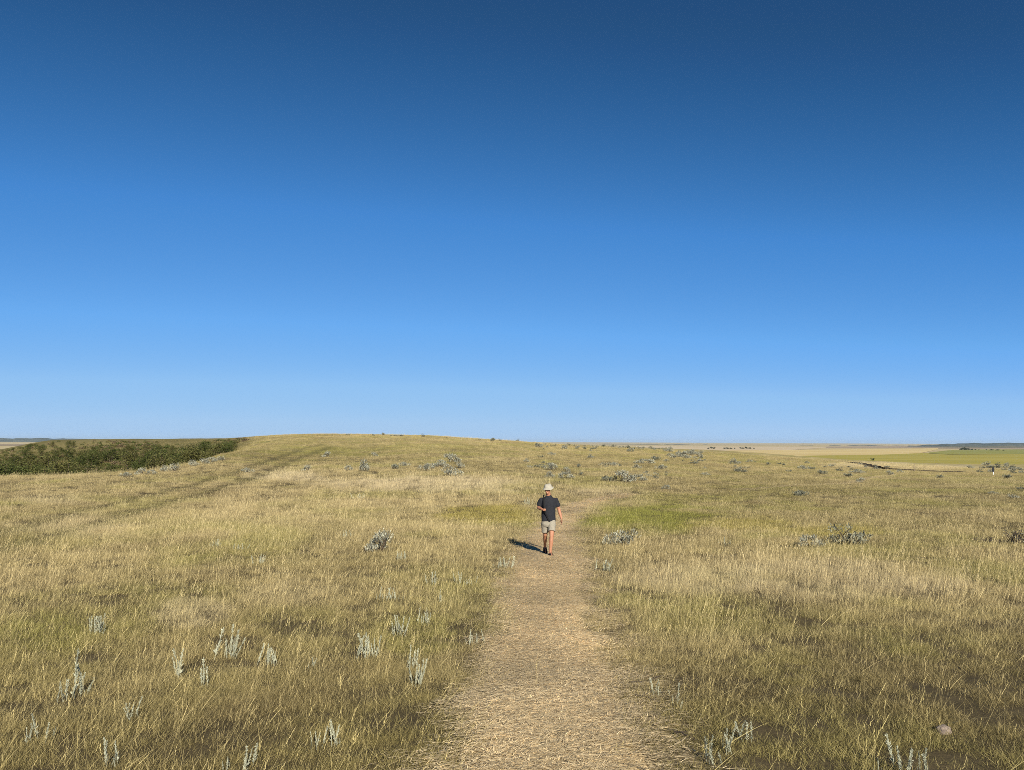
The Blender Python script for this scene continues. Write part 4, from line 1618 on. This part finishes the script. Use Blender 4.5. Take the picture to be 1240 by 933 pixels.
PLACE = at(665.0, 674.5)
PX, PY = PLACE.x + .0, PLACE.y + .34
PZ = float(H(PX, PY - .2)) + .012
PS = .962                                     # his height
walker = thing('person', 'walker in a pale bucket hat, charcoal T-shirt and khaki shorts striding down the footpath', 'person', (PX, PY, PZ), 0, None, (PS, PS, PS))
M_SKIN = solid('sunned_skin', (.42, .20, .115), .55, .3, scale=30, col2=(.36, .165, .095))
M_SHIRT = solid('charcoal_cloth', (.020, .021, .026), .9, .1, scale=60, bump=.2, col2=(.028, .029, .034))
M_SHORTS = solid('khaki_cloth', (.33, .295, .23), .9, .1, scale=50, bump=.3, col2=(.26, .235, .185))
M_HAT = solid('cream_cloth', (.41, .375, .30), .9, .1, scale=40, bump=.2, col2=(.33, .30, .24))
M_HAIR = solid('dark_hair', (.03, .02, .015), .8, .2, scale=90, bump=.6)
M_SOLE = solid('dark_sole', (.025, .022, .02), .8, .2, scale=30)
M_STRAP = solid('black_webbing', (.012, .012, .013), .8, .2, scale=60)

HY = R(-32)                                   # head turned to the walker's right
HC = np.array([-.012, -.035, 1.635])


def hd(x_, y_, z_):
    """head space (face towards -y) to body space: turned, tilted down"""
    v = Vector((x_, y_, z_))
    v = Matrix.Rotation(R(14), 3, 'X') @ v
    v = Matrix.Rotation(HY, 3, 'Z') @ v
    return HC + np.array(v)


HROT = np.array((Matrix.Rotation(HY, 3, 'Z') @ Matrix.Rotation(R(14), 3, 'X')))
V, Fc = [], []
# trunk and neck
closed_tube(V, Fc, [(0, 0, .80), (0, 0, .9), (0, .01, 1.05), (0, .01, 1.22), (0, .01, 1.33), (0, .01, 1.40)],
            [(.14, .10), (.155, .11), (.145, .10), (.155, .10), (.145, .09), (.085, .065)])
closed_tube(V, Fc, [(0, .015, 1.40), (-.004, -.005, 1.50), (-.01, -.025, 1.58)], [(.075, .07), (.058, .06), (.055, .06)])
# head: skull, face, jaw, nose, brow, ears
ellipsoid(V, Fc, hd(0, .012, .035), (.076, .095, .088), HROT)
closed_tube(V, Fc, [hd(0, -.03, .05), hd(0, -.035, 0), hd(0, -.045, -.055), hd(0, -.058, -.098), hd(0, -.06, -.112)],
            [(.068, .062), (.066, .058), (.056, .046), (.036, .030), (.018, .016)])
closed_tube(V, Fc, [hd(0, -.092, .02), hd(0, -.112, -.018), hd(0, -.122, -.032), hd(0, -.09, -.042)], [.008, .012, .015, .012], 8)
closed_tube(V, Fc, [hd(-.05, -.08, .03), hd(0, -.098, .034), hd(.05, -.08, .03)], [.008, .011, .008], 8)
closed_tube(V, Fc, [hd(-.026, -.086, -.066), hd(0, -.096, -.064), hd(.026, -.086, -.066)], [.006, .009, .006], 8)
for s_ in (-1, 1):
    ellipsoid(V, Fc, hd(s_ * .080, .012, -.005), (.010, .020, .032), HROT, 10, 8)
# arms
RS, RE, RW = (-.180, .02, 1.36), (-.262, .06, 1.17), (-.165, -.17, 1.145)
LS, LE, LW = (.180, .02, 1.36), (.262, .035, 1.13), (.325, -.045, .905)


def lerp(a, b, t):
    return tuple(np.asarray(a, float) * (1 - t) + np.asarray(b, float) * t)


for S_, E_, W_ in ((RS, RE, RW), (LS, LE, LW)):
    closed_tube(V, Fc, [S_, lerp(S_, E_, .4), lerp(S_, E_, .85), E_, lerp(E_, W_, .12), lerp(E_, W_, .35), lerp(E_, W_, .75), W_],
                [.058, .050, .042, .041, .043, .044, .033, .027])


def hand(wrist, along, palm, thumb_side, curl, size=1.0):
    """palm, four fingers of different lengths bent by CURL at each knuckle, and a thumb"""
    a, n_ = np.asarray(along, float), np.asarray(palm, float)
    a /= np.linalg.norm(a)
    n_ -= a * n_.dot(a)
    n_ /= np.linalg.norm(n_)
    s_ = np.cross(a, n_) * thumb_side
    w = np.asarray(wrist, float)
    closed_tube(V, Fc, [w, w + a * .03, w + a * .085 * size, w + a * .095 * size], [(.024, .022), (.034, .017), (.040, .015), (.036, .012)] if abs(np.dot(np.cross(a, (0, 1., 0)), s_)) > .5 else [(.022, .024), (.017, .034), (.015, .040), (.012, .036)], 12)
    for k, (o_, ln) in enumerate(((.030, .073), (.010, .082), (-.011, .076), (-.031, .060))):
        p_ = w + a * .088 * size + s_ * o_
        pts = [p_ - a * .015]
        d_ = a.copy()
        ang = curl[k] if isinstance(curl, (list, tuple)) else curl
        for j, f in enumerate((.45, .32, .23)):
            c_, q_ = math.cos(ang), math.sin(ang)
            d_ = d_ * c_ + n_ * q_ if j == 0 else d_ * c_ + np.cross(np.cross(a, n_), d_) * q_
            d_ /= np.linalg.norm(d_)
            p_ = p_ + d_ * ln * f * size
            pts.append(p_)
        closed_tube(V, Fc, pts, [.0095, .0095, .0085, .0065], 8)
    t0 = w + a * .028 + s_ * .022
    t1 = t0 + (a * .55 + s_ * .75 + n_ * .35) * .042
    t2 = t1 + (a * .8 + s_ * .2 + n_ * .5) * .032
    t3 = t2 + (a * .8 - s_ * .1 + n_ * .5) * .024
    closed_tube(V, Fc, [t0, t1, t2, t3], [.014, .0115, .010, .0075], 8)


# left hand hangs half open, thumb forward; right hand closed round the strap
hand(LW, (.12, -.12, -1), (-1, -.1, 0), 1, .32)
hand(RW, (.75, -.62, .12), (-.2, .25, -1), -1, 1.15, .9)
# legs
RH, RK, RA = (-.088, 0, .86), (-.078, .09, .49), (-.072, .41, .165)
LH, LK, LA = (.088, 0, .86), (.068, -.19, .495), (.036, -.20, .085)
for Hh, K_, A_ in ((RH, RK, RA), (LH, LK, LA)):
    closed_tube(V, Fc, [Hh, lerp(Hh, K_, .5), lerp(Hh, K_, .88), K_, lerp(K_, A_, .12), lerp(K_, A_, .33), lerp(K_, A_, .7), A_],
                [.088, .076, .058, .055, .052, .056, .042, .034])


def foot(ankle, heel, ball, toe):
    closed_tube(V, Fc, [lerp(heel, ankle, .05), lerp(heel, ball, .35), ball, toe], [(.030, .030), (.034, .036), (.044, .022), (.034, .013)], 12)
    closed_tube(V, Fc, [ankle, lerp(heel, ball, .25)], [.036, .036], 12)


L_HEEL, L_BALL, L_TOE = (.030, -.155, .055), (.056, -.335, .045), (.066, -.405, .040)
R_HEEL, R_BALL, R_TOE = (-.072, .45, .125), (-.068, .30, .05), (-.066, .225, .035)
foot(LA, L_HEEL, L_BALL, L_TOE)
foot(RA, R_HEEL, R_BALL, R_TOE)
link('body', union('walker_body', V, Fc, .0068, 3), M_SKIN, walker)

# hair at the back and sides
V, Fc = [], []
closed_tube(V, Fc, [hd(-.074, -.02, .02), hd(-.072, .05, .0), hd(-.04, .095, -.01), hd(.04, .095, -.01), hd(.072, .05, .0), hd(.074, -.02, .02)],
            [(.012, .02), (.016, .04), (.018, .05), (.018, .05), (.016, .04), (.012, .02)], 10)
link('hair', union('walker_hair', V, Fc, .007, 2), M_HAIR, walker)
for s_ in (-1, 1):
    V, Fc = [], []
    ellipsoid(V, Fc, hd(s_ * .031, -.088, .008), (.011, .006, .007), HROT, 12, 8)
    link('eye', mesh_np('eye', V, Fc, True), M_STRAP, walker)

# hat: soft crown with a drooping brim all round
HATC = hd(0, .006, .055)
rings = [(.150, .001), (.150, .045), (.146, .074), (.132, .090), (.085, .098), (.040, .102), (-.004, .150 * .92)]
V, Fc = [], []
prof = [(.0, .082), (.045, .081), (.072, .073), (.084, .056), (.092, .036), (.097, .012), (.106, .002), (.148, -.018), (.152, -.023), (.146, -.024), (.110, -.008), (.098, .004), (.094, .04), (.082, .056), (.066, .076), (.0, .084)]
for i, (r_, z_) in enumerate(prof):
    for j in range(28):
        a = 2 * math.pi * j / 28
        wv = (.007 * math.sin(a * 3 + 1) + .004 * math.sin(a * 5)) * (r_ > .11) - .012 * abs(math.cos(a)) * (r_ > .12)
        V.append(HATC + HROT @ np.array([math.cos(a) * r_ * .96, math.sin(a) * r_ * 1.08, z_ + wv + (.006 * math.sin(a * 2) if .04 < r_ < .09 else 0)]))
for i in range(len(prof) - 1):
    for j in range(28):
        a, b = i * 28 + j, i * 28 + (j + 1) % 28
        Fc.append((a, a + 28, b + 28, b))
link('hat', mesh_np('hat', V, Fc, True), M_HAT, walker)

# shirt and shorts
V, Fc = [], []
closed_tube(V, Fc, [(0, 0, .835), (0, 0, .87), (0, .0, .97), (0, .005, 1.12), (0, .01, 1.26), (0, .01, 1.34), (0, .012, 1.40), (-.002, .006, 1.45), (-.004, .0, 1.49)],
            [(.178, .128), (.183, .133), (.178, .128), (.176, .125), (.186, .128), (.178, .122), (.138, .105), (.088, .082), (.064, .066)], 28)
for S_, E_ in ((RS, RE), (LS, LE)):
    closed_tube(V, Fc, [lerp(S_, (0, .01, 1.39), .35), S_, lerp(S_, E_, .35), lerp(S_, E_, .66), lerp(S_, E_, .70)], [.060, .068, .070, .076, .072], 18)
link('shirt', union('walker_shirt', V, Fc, .009, 3, .022), M_SHIRT, walker)
V, Fc = [], []
closed_tube(V, Fc, [(0, 0, .88), (0, 0, .84), (0, 0, .76), (0, 0, .70)], [(.165, .118), (.172, .125), (.178, .128), (.150, .11)], 24)
for Hh, K_, t1 in ((RH, RK, .80), (LH, LK, .72)):
    closed_tube(V, Fc, [lerp(Hh, K_, .05), lerp(Hh, K_, .3), lerp(Hh, K_, .6), lerp(Hh, K_, t1), lerp(Hh, K_, t1 + .02)], [(.09, .1), (.096, .106), (.094, .1), (.098, .104), (.092, .098)], 18)
link('shorts', union('walker_shorts', V, Fc, .009, 2, .02), M_SHORTS, walker)

# sandals: contoured sole and two straps each
for heel, ball, toe in ((L_HEEL, L_BALL, L_TOE), (R_HEEL, R_BALL, R_TOE)):
    V, Fc = [], []
    hb, bb, tb = (np.asarray(q, float) for q in (heel, ball, toe))
    d_ = (tb - hb) / np.linalg.norm(tb - hb)
    s_ = np.cross(d_, (0, 0, 1.))
    s_ /= np.linalg.norm(s_)
    u_ = np.cross(s_, d_)
    outl = [(-.045, .012), (-.035, .030), (0, .036), (.08, .034), (.16, .046), (.22, .050), (.265, .040), (.295, .012)]
    outl = outl + [(a, -b) for a, b in reversed(outl)]
    low = hb - u_ * .052
    for zz in (-.0, .022):
        for a, b in outl:
            V.append(low + d_ * a + s_ * b + u_ * zz)
    m_ = len(outl)
    Fc += [tuple(reversed(range(m_))), tuple(range(m_, 2 * m_))] + [(j, (j + 1) % m_, (j + 1) % m_ + m_, j + m_) for j in range(m_)]
    so = link('sandal', mesh_np('sandal_sole', V, Fc), M_SOLE, walker)
    for a_, hh, ww in ((.05, .085, .042), (.135, .075, .044), (.205, .060, .050)):
        B = Leaves()
        c_ = low + d_ * a_
        pts = [c_ + s_ * ww * math.cos(q) + u_ * (.015 + hh * math.sin(q) * .9) for q in np.linspace(0, math.pi, 9)]
        B.tube(pts, [.0135] * 9, .5, 6)
        link('strap', B.mesh('sandal_strap', True), M_STRAP, so)

# carrying strap over the walker's right shoulder
sp_ = catmull([(-.118, .15, 1.36), (-.122, .10, 1.45), (-.124, .02, 1.488), (-.122, -.07, 1.445), (-.12, -.135, 1.36), (-.118, -.16, 1.25), (-.112, -.20, 1.16),
               (-.095, -.165, 1.08), (-.05, -.15, .98), (-.01, -.148, .89), (.03, -.15, .84)], 6)
V, Fc = [], []
for i, q in enumerate(sp_):
    t_ = sp_[min(i + 1, len(sp_) - 1)] - sp_[max(i - 1, 0)]
    t_ /= np.linalg.norm(t_)
    w_ = np.cross(t_, np.array([0, 1., .25]) if abs(t_[1]) < .8 else np.array([0, 0, 1.]))
    w_ /= np.linalg.norm(w_)
    nn = np.cross(w_, t_)
    for a, b in ((-1, -1), (1, -1), (1, 1), (-1, 1)):
        V.append(q + w_ * .016 * a + nn * .004 * b)
for i in range(len(sp_) - 1):
    for j in range(4):
        a, b = i * 4 + j, i * 4 + (j + 1) % 4
        Fc.append((a, b, b + 4, a + 4))
Fc += [(3, 2, 1, 0), tuple(len(V) - 4 + j for j in range(4))]
o = link('carrying_strap', mesh_np('carrying_strap', V, Fc), M_STRAP)
o.location = (PX, PY, PZ)
o.scale = (PS, PS, PS)
tag(o, 'black carrying strap over the walker\'s right shoulder, held in the fist', 'strap')

for p_ in SAGE + DARK + TH_A + TH_B + TH_C + TREES:      # a kind that was never placed is not left standing at the origin
    if not FREE.get(p_.name):
        for c_ in KIDS[p_.name]:
            bpy.data.objects.remove(c_, do_unlink=True)
        bpy.data.objects.remove(p_, do_unlink=True)

# ---- haze: the air over the prairie, one even box round everything
def haze():
    m = bpy.data.materials.new('clear_air')
    m.use_nodes = True
    nt = m.node_tree
    nt.nodes.clear()
    out = nt.nodes.new('ShaderNodeOutputMaterial')
    v = nt.nodes.new('ShaderNodeVolumePrincipled')
    v.inputs['Color'].default_value = (.66, .83, 1.0, 1)
    v.inputs['Density'].default_value = 1.8e-5
    v.inputs['Anisotropy'].default_value = 0.0
    nt.links.new(v.outputs[0], out.inputs['Volume'])
    bm = bmesh.new()
    bmesh.ops.create_cube(bm, size=1)
    lo, hi = -60.0, 75.0
    bmesh.ops.scale(bm, vec=(88000, 88000, hi - lo), verts=bm.verts)
    bmesh.ops.translate(bm, vec=(0, 0, (hi + lo) / 2), verts=bm.verts)
    me = bpy.data.meshes.new('haze')
    bm.to_mesh(me)
    bm.free()
    tag(link('haze', me, m), 'thin pale haze over the far plain', None, None, 'stuff')


haze()
